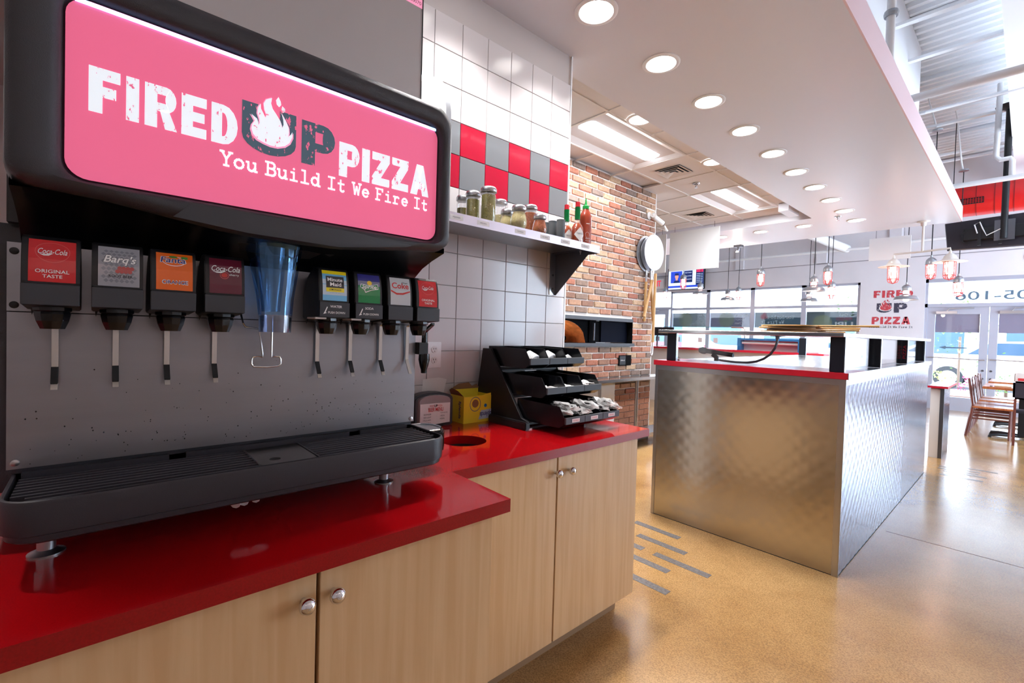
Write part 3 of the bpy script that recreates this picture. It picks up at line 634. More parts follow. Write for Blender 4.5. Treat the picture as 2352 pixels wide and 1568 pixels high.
# --- eight valves
VW = .0715; VYS = [-.0945, -.0085, .0735, .1590, .3830, .4690, .5555, .6390]
VN = [(-1.099, 1.302), (-1.099, 1.338), (-1.1035, 1.340), (-1.1040, 1.360), (-1.1060, 1.380), (-1.1100, 1.398), (-1.1155, 1.414), (-1.122, 1.419), (-1.150, 1.421), (-1.185, 1.400), (-1.2165, 1.352), (-1.2165, 1.300), (-1.19, 1.296), (-1.13, 1.300)]
LC = [(-1.1035, 1.3405), (-1.1040, 1.360), (-1.1060, 1.380), (-1.1100, 1.398), (-1.1150, 1.4125)]
def lab_pt(t):
    """point and outward slope on the curved label, t from 0 (bottom) to 1 (top)"""
    q = t*(len(LC)-1); i = min(int(q), len(LC)-2); f_ = q-i
    return LC[i][0]+(LC[i+1][0]-LC[i][0])*f_, LC[i][1]+(LC[i+1][1]-LC[i][1])*f_
LW, LH = .0575, .0725
def on_label(name, m, parent, y0, polys, lift):
    """wrap flat polygons (unit label coordinates 0..1) over the curved label"""
    b = B()
    for p in polys:
        ou, ho = p if isinstance(p, tuple) and isinstance(p[0], list) else (p, [])
        def T(q):
            x, z = lab_pt(max(0, min(1, q[1]))); return (x+lift, y0+q[0]*LW, z)
        loops = [[Vector((q[0], q[1], 0)) for q in ou]]+[[Vector((q[0], q[1], 0)) for q in h] for h in ho]
        tr = tessellate_polygon(loops); fl_ = [(v.x, v.y) for L in loops for v in L]
        b.add([T(q) for q in fl_], [tuple(t) for t in tr])
    return b.build(name, m, parent)
def txt_polys(s, x, y, w, h, **k):
    o = text('tmp', s, 'white', None, (0, 0, 0), VX, VY, w, h, **k); me = o.data; off = o.location
    ps = [[(me.vertices[i].co.x+off.x+x, me.vertices[i].co.y+off.y+y) for i in p.vertices] for p in me.polygons]
    bpy.data.objects.remove(o); bpy.data.meshes.remove(me); return ps
def bands(n=8, y0=0, y1=1, x0=0, x1=1): return [rc(x0, y0+(y1-y0)*k/n, x1, y0+(y1-y0)*(k+1)/n) for k in range(n)]
for nm, c in dict(l_red=(205, 26, 34), l_silver=(150, 152, 160), l_silver2=(124, 126, 136), l_orange=(232, 104, 22), l_cherry=(96, 24, 46), l_yellow=(240, 222, 30), l_sky=(120, 190, 232), l_pale=(196, 216, 232), l_blue=(34, 34, 128), l_green=(0, 128, 66), l_grey=(196, 200, 206), l_dark=(38, 36, 40), l_white=(240, 240, 240), l_navy=(34, 38, 118), l_cokered=(196, 44, 44), l_berry=(168, 52, 52), l_leaf=(70, 140, 60), l_line=(226, 90, 90), l_sunny=(240, 200, 60)).items(): mat(nm, C(*c), .25, coat=.3)
DIA = [[(cx, cy-.045), (cx+.062, cy), (cx, cy+.045), (cx-.062, cy)] for r in range(11) for c in range(9) for cx, cy in [((c+.5*(r % 2))*.125+.0, r*.09+.05)] if .063 < cx < .937 and .05 < cy < .95]
SWASH = lambda x, y, w: [[(x, y), (x+w*.3, y-.035), (x+w*.65, y-.03), (x+w, y+.03), (x+w*.62, y+.005), (x+w*.3, y)]]
def coke(p, y0, c='l_white'):
    on_label('label_ring', 'l_line', p, y0, ring2(.5, .68, .37, .25, .012), .0007); on_label('label_lettering', c, p, y0, txt_polys('Coca-Cola', .19, .62, .62, .13, shear=.35, bold=.006)+SWASH(.22, .612, .30), .0009); on_label('label_lettering', c, p, y0, txt_polys('ORIGINAL', .14, .205, .72, .075, bold=.006)+txt_polys('TASTE', .29, .10, .42, .07, bold=.006), .0009)
def lab0(p, y0): coke(p, y0)
def lab1(p, y0):
    on_label('label_pattern', 'l_silver2', p, y0, DIA, .0006); on_label('label_shadow', 'l_dark', p, y0, txt_polys("Barq's", .11, .49, .82, .27, shear=.3, bold=.035), .0008); on_label('label_lettering', 'l_white', p, y0, txt_polys("Barq's", .12, .50, .80, .25, shear=.3, bold=.02), .0010)
    on_label('label_berries', 'l_berry', p, y0, [circ(.46+.1*i+(.05 if j else 0), .36+.075*j, .058, 12, .045) for i in range(4) for j in range(2)], .0009); on_label('label_lettering', 'l_dark', p, y0, txt_polys('ROOT BEER', .25, .22, .58, .062, bold=.02)+txt_polys('naturally flavored', .38, .18, .30, .018), .0009)
def lab2(p, y0):
    on_label('label_ring', 'l_white', p, y0, ring2(.48, .76, .33, .15, .016), .0006); on_label('label_leaf', 'l_leaf', p, y0, [circ(.46, .885, .12, 12, .035), rc(.68, .84, .86, .92)], .0008)
    on_label('label_shadow', 'l_white', p, y0, txt_polys('Fanta', .10, .69, .72, .19, shear=.1, bold=.04), .0009); on_label('label_lettering', 'l_navy', p, y0, txt_polys('Fanta', .12, .70, .68, .17, shear=.1, bold=.012), .0011); on_label('label_lettering', 'l_white', p, y0, txt_polys('ORANGE', .15, .155, .72, .105, bold=.035), .0008); on_label('label_lettering', 'l_navy', p, y0, txt_polys('ORANGE', .17, .17, .68, .075, bold=.006), .0010)
def lab3(p, y0):
    on_label('label_lettering', 'l_white', p, y0, txt_polys('Coca-Cola', .06, .59, .88, .16, shear=.35, bold=.006)+SWASH(.09, .575, .42)+txt_polys('cherry', .60, .47, .30, .07), .0009); on_label('label_ring', 'l_line', p, y0, ring2(.45, .49, .14, .10, .012), .0008); on_label('label_cherry', 'l_cokered', p, y0, [circ(.45, .49, .10, 14, .065)], .0009)
def lab4(p, y0):
    on_label('label_band', 'l_yellow', p, y0, bands(2, .86, 1), .0006); on_label('label_band', 'l_pale', p, y0, bands(4, .18, .66), .0006); on_label('label_block', 'l_dark', p, y0, bands(4, .40, .78, .14, .88), .0008); on_label('label_block', 'l_yellow', p, y0, bands(2, .28, .40, .14, .88), .0009)
    on_label('label_lettering', 'l_white', p, y0, txt_polys('Minute', .20, .60, .62, .12, bold=.02)+txt_polys('Maid', .30, .45, .46, .12, bold=.02), .0011); on_label('label_lettering', 'l_dark', p, y0, txt_polys('LEMONADE', .26, .32, .50, .05, bold=.01)+txt_polys('contains 0% juice', .28, .24, .44, .02), .0011)
def lab5(p, y0):
    on_label('label_band', 'l_blue', p, y0, bands(3, .72, 1), .0006); on_label('label_band', 'l_grey2', p, y0, bands(2, .56, .72), .0006); on_label('label_sun', 'l_sunny', p, y0, [circ(.52, .66, .11, 16, .08)], .0008); on_label('label_crest', 'l_white', p, y0, [[(.08, .50), (.12, .62), (.5, .58), (.9, .64), (.92, .46), (.60, .42), (.32, .33), (.26, .42)]], .0009); on_label('label_crest', 'l_green', p, y0, [[(.11, .50), (.15, .60), (.5, .56), (.88, .62), (.89, .48), (.60, .435), (.33, .36), (.28, .435)]], .0010); on_label('label_lettering', 'l_white', p, y0, txt_polys('Sprite', .16, .43, .68, .17, shear=.2, bold=.025), .0012)
mat('l_grey2', C(120, 124, 150), .25)
def lab6(p, y0):
    on_label('label_lettering', 'l_cokered', p, y0, txt_polys('Coke', .08, .56, .84, .22, bold=.02)+[[(.02, .50), (.3, .41), (.6, .42), (.98, .50), (.98, .46), (.62, .36), (.3, .35), (.02, .45)]], .0009); on_label('label_lettering', 'l_dark', p, y0, txt_polys('Diet', .58, .75, .30, .08, shear=.2, bold=.01), .0009)
LABS = [('l_red', lab0, 'red cola valve label'), ('l_silver', lab1, 'silver root beer valve label'), ('l_orange', lab2, 'orange soda valve label'), ('l_cherry', lab3, 'maroon cherry cola valve label'), ('l_sky', lab4, 'blue and yellow lemonade valve label'), ('l_green', lab5, 'blue and green lemon-lime valve label'), ('l_grey', lab6, 'silver diet cola valve label'), ('l_red', lab0, 'red cola valve label')]
for i, y0 in enumerate(VYS):
    y1 = y0+VW; yc = (y0+y1)/2
    v = B().prism(VN, 1, y0, y1).build('valve', 'black', sf, bevel=.0016, seg=2)
    box('valve_plate', 'valve_face', v, -1.0995, -1.0975, y0+.0005, y1-.0005, 1.3025, 1.3375, bevel=.0005, seg=1)
    m, fn, lb = LABS[i]; yl = y0+.0085
    on_label('label', m, v, yl, bands(8), .0004)['label'] = lb; fn(v, yl)
    cx = -1.150
    B().lathe([(.026, .302), (.026, .294), (.0235, .292), (.0245, .288), (.022, .276), (.0165, .262), (.0125, .262), (.012, .27)], (cx, yc, 1.0), 10).build('nozzle', 'black_gloss', v)
    hw = .0052
    pth = [(-1.185, 1.297), (-1.2125, 1.285), (-1.2135, 1.190), (-1.1960, 1.1605), (-1.1900, 1.1500)]
    def strip(pts, wd, th): 
        b = B(); L = []
        for k, (x, z) in enumerate(pts): L.append([(x, yc-wd, z), (x, yc+wd, z), (x+th, yc+wd*.9, z), (x+th, yc-wd*.9, z)])
        return b.loft(L)
    strip(pth, hw, .0022).build('lever', 'steel_lever', v, smooth=True, sharp=30)
    if i < 7: strip([(-1.2118, 1.190), (-1.1945, 1.1608)], hw*1.02, .0024).build('lever_pad', 'rubber', v)
    B().add([(-1.206, y0+.004, 1.302), (-1.206, y0+.010, 1.302), (-1.206, y0+.006, 1.286), (-1.200, y0+.004, 1.302), (-1.200, y0+.010, 1.302), (-1.202, y0+.006, 1.286)], [(0, 1, 2), (3, 5, 4), (0, 2, 5, 3), (1, 4, 5, 2), (0, 3, 4, 1)]).build('latch', 'black', v)
    if i in (4, 5):
        pl = -1.0970
        flat('push_arrow', 'l_white', v, [[(.008, .005), (.011, .010), (.0165, .0225), (.0185, .0215), (.0135, .009), (.0165, .0075)]], (pl, y0, 1.304), VY, VZ)
        text('push_lettering', 'WATER' if i == 4 else 'SODA', 'l_white', v, (pl, y0+.024, 1.3245), VY, VZ, .028 if i == 4 else .022, .0058, bold=.01); text('push_lettering', 'PUSH DOWN', 'l_white', v, (pl, y0+.0195, 1.3105), VY, VZ, .040, .0052, bold=.01)
        B().box(-1.165, -1.108, y0-.006, y0+.020, 1.297, 1.3015).build('push_paddle', 'paper', v, bevel=.001, seg=1)

# --- ice chute with its wire lever
ch = B(); L = []
for z, cxx, rx, ry in ((1.452, -1.135, .078, .056), (1.440, -1.130, .066, .054), (1.425, -1.126, .058, .051), (1.40, -1.122, .052, .047), (1.37, -1.119, .047, .042), (1.34, -1.116, .041, .037), (1.302, -1.113, .035, .0335)):
    L.append([(cxx+rx*math.cos(2*PI*k/28), .293+ry*math.sin(2*PI*k/28), z) for k in range(28)])
co = ch.loft(L, cap=False).build('ice_chute', 'chute_led_tint', sf, smooth=True, label='translucent ice chute tinted blue for LED light')
B().lathe([(.0335, .302), (.0335, .298), (.0318, .264), (.0300, .264), (.0315, .300)], (-1.113, .293, 1.0), 28, cap=False).build('chute_mouth', 'chute_clear', co, smooth=True)
B().loft([[(-1.15+rx*math.cos(2*PI*k/20), .293+ry*math.sin(2*PI*k/20), z) for k in range(20)] for z, rx, ry in ((1.45, .05, .030), (1.36, .036, .022), (1.31, .026, .018))], cap=False).build('chute_core', 'chute_led_tint', co, smooth=True)
wy = .293; wxx = -1.178
B().tube([(-1.205, wy-.052, 1.330), (-1.19, wy-.052, 1.305), (-1.175, wy-.050, 1.282), (wxx, wy-.045, 1.274), (wxx, wy-.018, 1.270), (wxx+.002, wy-.016, 1.262), (wxx+.004, wy-.010, 1.212), (wxx+.004, wy-.010, 1.206), (wxx+.004, wy-.020, 1.208), (wxx+.004, wy-.029, 1.206), (wxx+.004, wy-.032, 1.200), (wxx+.004, wy-.032, 1.190), (wxx+.004, wy-.028, 1.184), (wxx+.004, wy, 1.182), (wxx+.004, wy+.024, 1.184), (wxx+.004, wy+.029, 1.189), (wxx+.004, wy+.029, 1.200), (wxx+.004, wy+.026, 1.206), (wxx+.004, wy+.016, 1.207), (wxx+.004, wy+.009, 1.205), (wxx+.004, wy+.009, 1.212), (wxx+.003, wy+.010, 1.30)], .0021, 8).build('ice_lever', 'steel_lever', co, smooth=True)

# --- drip tray
TX = -1.018
def tray_ring(x1, inset, z, r): return [(x, y, z) for x, y in rrect(XP-.0+0, x1-inset, Y0+.004+inset, Y1-.004-inset, .001, 1)] if 0 else [(p[0], p[1], z) for p in tray_path(inset, r)]
def tray_path(i, r):
    a, c, x1, x0 = Y0+.006+i, Y1-.004-i, TX-i, XP+.001
    pts = [(x0, a)]
    for k in range(9): q = -PI/2+PI/2*k/8; pts.append((x1-r+r*math.cos(q), a+r+r*math.sin(q)))
    for k in range(9): q = PI/2*k/8; pts.append((x1-r+r*math.cos(q), c-r+r*math.sin(q)))
    pts.append((x0, c)); return pts
T = lambda i, z, r: [(x, y, z) for x, y in tray_path(i, r)]
tr_ = B().loft([T(.012, .925, .045), T(.006, .929, .05), T(.006, .9385, .05), T(.001, .941, .053), T(0, .990, .054), T(.0015, .9945, .053), T(.0045, .996, .05), T(.0065, .9945, .048), T(.0075, .978, .047), T(.0075, .968, .047)], cap=True).build('drip_tray', 'dark_tray', sf, smooth=True, sharp=40, label='charcoal drip tray with slotted grill')
box('tray_ledge', 'dark_tray', tr_, XP+.002, XP+.014, Y0+.02, .115, .972, .999); box('tray_ledge', 'dark_tray', tr_, XP+.002, XP+.014, .145, .505, .972, .999); box('tray_ledge', 'dark_tray', tr_, XP+.002, XP+.014, .535, Y1-.03, .972, .999)
for k in range(9):
    x = XP+.026+.0185*k; en = .030 if k > 6 else .012
    for a, c in ((Y0+.006+en, .252), (.372, Y1-.006-en)): B().prism([(x-.0045, .972), (x+.0045, .972), (x+.0030, .9905), (x-.0030, .9905)], 1, a, c).build('grill_bar', 'dark_tray', tr_)
pl = box('grill_plate', 'black_gloss', tr_, XP+.020, TX-.014, .254, .370, .976, .989)
for y in (.2525, .3715): B().box(XP+.018, TX-.012, y-.002, y+.002, .972, .9905).build('grill_rib', 'dark_tray', tr_)
B().lathe([(.011, 0), (.011, .0006)], (-1.085, .290, .9888), 18).build('drain_hole', 'rubber', tr_)
# --- feet, hose ends
for x, y in ((-1.175, -.066), (-1.178, .594), (-1.68, -.066), (-1.68, .594)):
    f_ = B().lathe([(.016, .106), (.016, .028), (.013, .028), (.013, .008)], (x, y, .855), 16).build('foot', 'steel', sf, smooth=True); B().lathe([(.026, 0), (.026, .003), (.016, .007), (.013, .009)], (x, y, .855), 20).build('foot_disc', 'steel', f_, smooth=True)
for k, y in enumerate((.225, .240, .262)): B().tube([(-1.13, y+.03, .935), (-1.10, y, .915), (-1.082, y-.01, .906+.002*k)], .009, 8).build('drain_hose', 'white', sf, smooth=True)
# --- side water tap and its little drip cup
tp = B().box(-1.235, -1.200, .707, .740, 1.205, 1.240).build('water_tap', 'black', sf, bevel=.002, label='black push tap for water on the side')
B().lathe([(.016, .006), (.017, -.012), (.013, -.030), (.009, -.042), (.0085, -.052), (.006, -.052)], (-1.212, .733, 1.200), 16).build('tap_spout', 'black_gloss', tp, smooth=True); B().lathe([(.009, 0), (.008, .03)], (-1.212, .733, 1.24), 12).build('tap_stem', 'black_gloss', tp, smooth=True)
B().add([(-1.222, .726, 1.262), (-1.222, .738, 1.262), (-1.165, .738, 1.292), (-1.165, .726, 1.292), (-1.222, .726, 1.270), (-1.222, .738, 1.270), (-1.165, .738, 1.300), (-1.165, .726, 1.300)], [(3, 2, 1, 0), (4, 5, 6, 7), (0, 1, 5, 4), (1, 2, 6, 5), (2, 3, 7, 6), (3, 0, 4, 7)]).build('tap_handle', 'black_gloss', tp, bevel=.001, seg=1)
dc = B().loft([[(x, y, z) for x, y in [(-1.30, .712), (-1.16, .712), (-1.16, .775), (-1.20, .805), (-1.26, .805), (-1.30, .775)]] for z in (.915, .975)]).build('drip_cup', 'black_gloss', sf, bevel=.004)
B().poly([(x, y, .9765) for x, y in [(-1.285, .715), (-1.172, .715), (-1.172, .77), (-1.205, .795), (-1.255, .795), (-1.285, .77)]]).build('cup_grid', 'steel', dc); B().tube([(-1.285, .712, .979), (-1.172, .712, .979), (-1.172, .77, .979), (-1.205, .796, .979), (-1.255, .796, .979), (-1.285, .77, .979)], .0022, 6, True).build('cup_rim', 'chrome', dc)

# ice machine standing on the fountain
im = thing('ice_machine', (-1.5, .29, 1.872), 'grey steel ice machine standing on top of the soda fountain', 'ice machine')
box('housing', 'steel_ice', im, -1.78, -1.205, -.35, .697, 1.873, 2.62, bevel=.004); box('edge_trim', 'black', im, -1.204, -1.2025, .694, .697, 1.873, 2.62); text('model_plate', '20070', 'label_ink', im, (-1.2043, .655, 2.213), VY, VZ, .035, .010)
box('plate', 'sign_pale', im, -1.2049, -1.2044, .640, .694, 2.206, 2.230)

# ================================================================ ON AND ABOVE THE COUNTER
CZ = .855
# towel dispenser on the tiled wall, half hidden by the ice machine
td = thing('towel_dispenser', (-1.73, .93, 2.0), 'grey wall towel dispenser with green window behind the ice machine', 'dispenser')
B().prism([(-1.848, 1.98), (-1.66, 1.98), (-1.645, 2.02), (-1.645, 2.20), (-1.67, 2.30), (-1.73, 2.36), (-1.848, 2.38)], 1, .76, 1.105).build('shell', 'galv', td, bevel=.012); B().prism([(-1.70, 2.06), (-1.643, 2.06), (-1.643, 2.20), (-1.665, 2.285), (-1.70, 2.29)], 1, .79, 1.075).build('window', 'white_gloss', td, bevel=.006)
box('window_print', 'leaf', td, -1.6425, -1.6415, .80, 1.06, 2.085, 2.175)
# outlet
ol = thing('wall_outlet', (XW, 1.17, 1.10), 'white double wall outlet on the tiles above the napkin holder', 'outlet')
box('plate', 'white', ol, XW+.0005, XW+.006, 1.132, 1.208, 1.102, 1.222, bevel=.002)
for z in (1.137, 1.187):
    B().lathe([(.0165, 0), (.0165, .0025)], (XW+.006, 1.170, z), 18, 0).build('socket', 'paper', ol)
    for dy, dz, s in ((-.006, .004, .0045), (.006, .004, .0038), (0, -.008, .003)): box('slot', 'black', ol, XW+.0083, XW+.009, 1.170+dy-.0012, 1.170+dy+.0012, z+dz-s, z+dz+s)
B().poly([(XW+.001, y, z) for y, z in [(1.10, .90), (1.235, .90), (1.225, .96), (1.245, 1.045), (1.20, 1.055), (1.115, 1.05), (1.11, .97)]]).build('tape_patch', 'paper', None, base=(XW, 1.17, .90)); tag(bpy.data.objects['tape_patch'], 'translucent paper patch stuck to tiles below the outlet', 'tape')
# napkin dispenser with beer menu
mat('napkin_window', C(150, 140, 142), .25)
np_ = thing('napkin_dispenser', (-1.735, 1.10, CZ), 'black napkin dispenser with beer menu card on the red counter', 'napkin holder', rz=math.radians(-5))
def arcshape(w, h, n=10): return [(-w/2, 0), (w/2, 0), (w/2, h-.03)]+[(w/2*math.cos(a)*1.0, h-.03+.03*math.sin(a)) for a in [PI*k/n for k in range(1, n)]]+[(-w/2, h-.03)]
B().loft([[(x, u, v) for u, v in arcshape(.190, .150)] for x in (-.055, .012)]).build('case', 'black_tex', np_, bevel=.006, local=True)
B().loft([[(.0125, u*.84, .012+v*.86) for u, v in arcshape(.190, .150)], [(.021, u*.78, .016+v*.82) for u, v in arcshape(.190, .150)]]).build('window', 'napkin_window', np_, local=True, smooth=True)
B().add([(.0235, -.072, .018), (.0285, 0, .014), (.0235, .072, .018), (.0235, .072, .104), (.0285, 0, .106), (.0235, -.072, .104)], [(0, 1, 4, 5), (1, 2, 3, 4)]).build('menu_card', 'paper', np_, local=True)
X_ = .0295
text('menu_lettering', 'BEER MENU', 'red_ink', np_, (X_, -.036, .070), VY, VZ, .072, .017, local=True, bold=.01); text('menu_lettering', 'FIRED     PIZZA', 'red_ink', np_, (X_, -.030, .091), VY, VZ, .060, .0075, local=True); text('menu_lettering', 'UP', 'label_ink', np_, (X_, -.009, .0895), VY, VZ, .017, .0105, local=True, bold=.04)
for k, s in enumerate(('BUDWEISER', 'BUD LIGHT', 'STELLA ARTOIS', 'MICHELOB ULTRA')): text('menu_lettering', s, 'label_ink', np_, (X_-.0025, -.060+(.004 if k < 2 else 0), .055-.0125*k), VY, VZ, .0030*len(s)+.008, .0068, local=True)
for k, s in enumerate(('CIGAR CITY JAI ALAI IPA', 'BLUE MOON', 'YUENGLING')): text('menu_lettering', s, 'label_ink', np_, (X_-.0025, -.006+(.016 if k else 0), .058-.0125*k), VY, VZ, .064 if k == 0 else .034, .0068, local=True)
# sweetener box
sw = thing('sweetener_box', (-1.75, 1.325, CZ), 'torn open yellow sweetener carton beside the napkin dispenser', 'carton')
x0, x1, y0, y1, zt = -1.803, -1.698, 1.240, 1.399, CZ+.125
box('front_wall', 'yellow', sw, x1-.002, x1, y0, y1, CZ, zt-.004); box('back_wall', 'yellow', sw, x0, x0+.002, y0, y1, CZ, zt+.02); box('side_wall', 'yellow', sw, x0+.002, x1-.002, y0, y0+.002, CZ, zt); box('side_wall', 'yellow', sw, x0+.002, x1-.002, y1-.002, y1, CZ, zt); box('lining', 'card', sw, x0+.002, x1-.002, y0+.002, y1-.002, CZ+.001, CZ+.085)
B().poly([(x1-.002, y, z) for y, z in [(y0, zt-.004), (y1, zt-.004), (y1, zt+.008), (y1-.03, zt+.005), (y1-.05, zt-.002), (y0+.06, zt), (y0+.04, zt-.003)]]).build('torn_edge', 'yellow', sw); B().poly([(x0+.003, y0+.0+q[0], zt+.02+q[1]) for q in [(0, 0), (.165, 0), (.15, .02), (.12, .012), (.10, .03), (.04, .026), (.01, .012)]]).build('flap', 'card', sw)
B().poly([(x0+q[0], y0+q[2], zt+q[1]) for q in [(0, 0, 0), (.10, 0, 0), (.085, .024, -.02), (.05, .036, -.03), (.015, .022, -.02)]]).build('flap', 'card', sw)
X_ = x1+.0006
flat('carton_print', 'tile_grey', sw, ring2(.065, .085, .032, .034, .0035), (X_, y0, CZ), VY, VZ); flat('carton_print', 'card', sw, [circ(.065, .088, .019, 18)], (X_, y0, CZ), VY, VZ); flat('carton_print', 'blue', sw, [circ(.125, .075, .0085, 14)], (X_, y0, CZ), VY, VZ)
flat('carton_print', 'l_pale', sw, [[(.085, .012), (.165, .014), (.170, .058), (.10, .054)]], (X_-.0003, y0, CZ), VY, VZ); text('carton_lettering', 'Splenda', 'navy', sw, (X_+.0003, y0+.160, CZ+.052), -VY, -VZ, .068, .030, shear=.1, bold=.015); text('carton_lettering', 'Splenda', 'navy', sw, (x0+.062, y0-.0006, CZ+.100), -VZ, VX, .080, .022, shear=.1, bold=.015)
# ---- black organiser rack with nine bins
rk = thing('organizer_rack', (-1.6, 1.60, CZ), 'black three-tier organizer rack at the end of the red counter', 'rack')
for y in (1.4005, 1.793):
    B().prism([(-1.835, CZ), (-1.45, CZ), (-1.45, CZ+.036), (-1.487, CZ+.044), (-1.715, 1.197), (-1.775, 1.197)], 1, y, y+.014).build('side_panel', 'black', rk, bevel=.002, seg=1)
for z, x in ((1.10, -1.745), (.985, -1.67), (.868, -1.60)): box('cross_shelf', 'black', rk, x-.04, x+.10, 1.414, 1.793, z-.008, z)
box('foot_bar', 'black', rk, -1.685, -1.428, 1.372, 1.400, CZ, CZ+.034, bevel=.004)
BW = .1195
def bin_mesh():
    # local: front lip at x=0, top of lip at z=0; y from 0 to BW
    t = .002; out = {}
    side = [(-.29, -.046), (-.035, -.046), (-.004, -.028), (0, 0), (-.006, .0), (-.034, .042), (-.29, .046)]
    b = B()
    for y in (0, BW-t): b.prism(side, 1, y, y+t)
    b.box(-.29, -.03, t, BW-t, -.046, -.044); b.box(-.29, -.288, t, BW-t, -.044, .046); b.add([(-.03, t, -.046), (-.03, BW-t, -.046), (0, BW-t, -.028), (0, t, -.028)], [(0, 1, 2, 3)]); b.box(-.003, 0, t, BW-t, -.028, -.001)
    return b
names = [['top', 'middle', 'bottom'], ['left', 'centre', 'right']]
cont = ['white drink lids', 'white drink lids behind the centre lip', 'clear wrapped packets', 'white packets', 'flat white packets', 'folded white packets', 'clear wrapped cutlery', 'clear wrapped cutlery', 'clear wrapped cutlery']
b0 = None
for r, (xf, zl) in enumerate(((-1.461, 1.163), (-1.354, 1.044), (-1.246, .934))):
    for c in range(3):
        lb = 'black storage bin, %s row of the rack, %s of three' % (names[0][r], ('nearest the carton', 'middle one', 'furthest along')[c]); y = 1.420+.1228*c; tilt = math.radians(3)
        if b0 is None:
            b0 = thing('storage_bin', (xf, y, zl), lb, 'bin', 'black bins in the counter rack'); bin_mesh().build('tub', 'black_gloss', b0, local=True); B().box(-.003, .005, -.001, BW+.001, -.027, .001).build('lip', 'charcoal', b0, bevel=.001, seg=1, local=True); t = b0
        else: t = copy_tree(b0, None, (xf, y, zl), None, lb)
        if r == 2: box('bin_label', 'paper', t, xf+.0055, xf+.0062, y+.036, y+.084, zl-.021, zl-.006); text('bin_lettering', 'FORKS' if c == 0 else ('KNIVES' if c == 1 else 'SPOONS'), 'red_ink', t, (xf+.0066, y+.044, zl-.0165), VY, VZ, .032, .006)
# contents
def lidstack(name, x, y, z, n, lab):
    t = thing(name, (x, y, z), lab, 'lids', 'stacks of drink lids in the top bins'); d = Vector((.75, .2, -.35)).normalized(); 
    for k in range(n):
        b = B(); c0 = Vector((x, y, z))+d*(.007*k)
        a = d.cross(VZ).normalized(); e2 = d.cross(a)
        L = [[c0+d*h+(a*math.cos(2*PI*q/18)+e2*math.sin(2*PI*q/18))*r_ for q in range(18)] for r_, h in ((.036, 0), (.037, .003), (.034, .006), (.028, .0065), (.027, .004))]
        b.loft(L).build('lid', 'white', t, smooth=True)
lidstack('lid_stack', -1.545, 1.478, 1.163, 7, 'stack of white drink lids in the top bin nearest the carton'); lidstack('lid_stack', -1.55, 1.602, 1.163, 6, 'stack of white drink lids in the middle top bin')
def crumple(name, x, y, z, sx, sy, sz, lab, grp, m='plastic_wrap', seed=0, cat='packet'):
    random.seed(seed); b = B(); nu, nv = 9, 6; vs = []
    for i in range(nu):
        for j in range(nv):
            a = 2*PI*j/nv; q = i/(nu-1); rr = math.sin(PI*min(.97, max(.08, q)))**.5
            vs.append((x+sx*(q-.5)+random.uniform(-.008, .008), y+math.cos(a)*sy*rr+random.uniform(-.007, .007), z+math.sin(a)*sz*rr+random.uniform(-.006, .006)))
    fs = [(i*nv+j, i*nv+(j+1) % nv, (i+1)*nv+(j+1) % nv, (i+1)*nv+j) for i in range(nu-1) for j in range(nv)]
    t = thing(name, (x, y, z-sz), lab, cat, grp); B().add(vs, fs).build('wrapper', m, t)
    if m == 'plastic_wrap':
        for k in (-1, 0, 1): B().tube([(x-sx*.42, y+k*.006, z), (x+sx*.3, y+k*.008, z+.003)], .0035, 6).build('cutlery', 'black_gloss', t)
kk = 0
for c, n, desc in ((0, 4, 'nearest the carton'), (1, 3, 'in the middle'), (2, 4, 'at the far end')):
    for k in range(n):
        crumple('cutlery_packet', -1.305+.018*(k % 2), 1.442+.1228*c+.0265*k, .952+.012*((k*2) % 3), .15, .016, .015, 'clear plastic wrapped black cutlery poking from bottom bin %s' % desc, 'cutlery packets in the bottom bins %s' % desc, seed=20+kk); kk += 1
crumple('clear_packet', -1.53, 1.725, 1.155, .10, .028, .02, 'crinkled clear packet in the top bin at the far end', None, seed=50)
for c, dz in ((0, 0), (1, 0), (2, .012)):
    for k in range(3): crumple('paper_packet', -1.44+.01*k, 1.450+.1228*c+.028*k, 1.022+dz+.006*k, .11, .018, .008, 'white paper packet in middle bin %s' % ('nearest the carton', 'second along', 'at the far end')[c], 'paper packets in the middle bins %d' % c, 'paper', 60+c*3+k)
# ---- steel wall shelf
mat('shelf_steel', C(176, 164, 170), .4, 1)
sh = thing('wall_shelf', (-1.70, 1.25, 1.711), 'stainless wall shelf with spice jars on the tiled wall', 'shelf')
box('shelf_board', 'steel', sh, XW+.001, -1.548, .45, 1.995, 1.738, 1.7495, label='shelf top'); box('front_edge', 'shelf_steel', sh, -1.549, -1.545, .45, 1.995, 1.711, 1.7505); box('back_upstand', 'steel', sh, XW+.001, XW+.004, .45, 1.995, 1.75, 1.79); box('end_edge', 'steel', sh, XW+.003, -1.549, 1.991, 1.995, 1.711, 1.7385)
for y in (.62, 1.975):
    br = B().prism([(XW+.002, 1.498), (XW+.012, 1.498), (-1.60, 1.715), (-1.565, 1.715), (-1.565, 1.738), (XW+.002, 1.738)], 1, y, y+.003).build('bracket', 'steel_dark', sh)
    box('bracket_flange', 'steel', br, XW+.002, XW+.005, y-.042, y, 1.50, 1.738); box('bracket_lip', 'steel_dark', br, XW+.004, -1.60, y-.030, y, 1.7335, 1.738)
    for z in (1.535, 1.612): B().lathe([(.006, 0), (.006, .003)], (XW+.005, y-.020, z), 12, 0).build('screw', 'steel_dark', br)
    B().lathe([(.007, 0), (.007, -.014), (.004, -.014), (.004, -.024)], (-1.645, y-.017, 1.7335), 10).build('bolt', 'chrome', br)
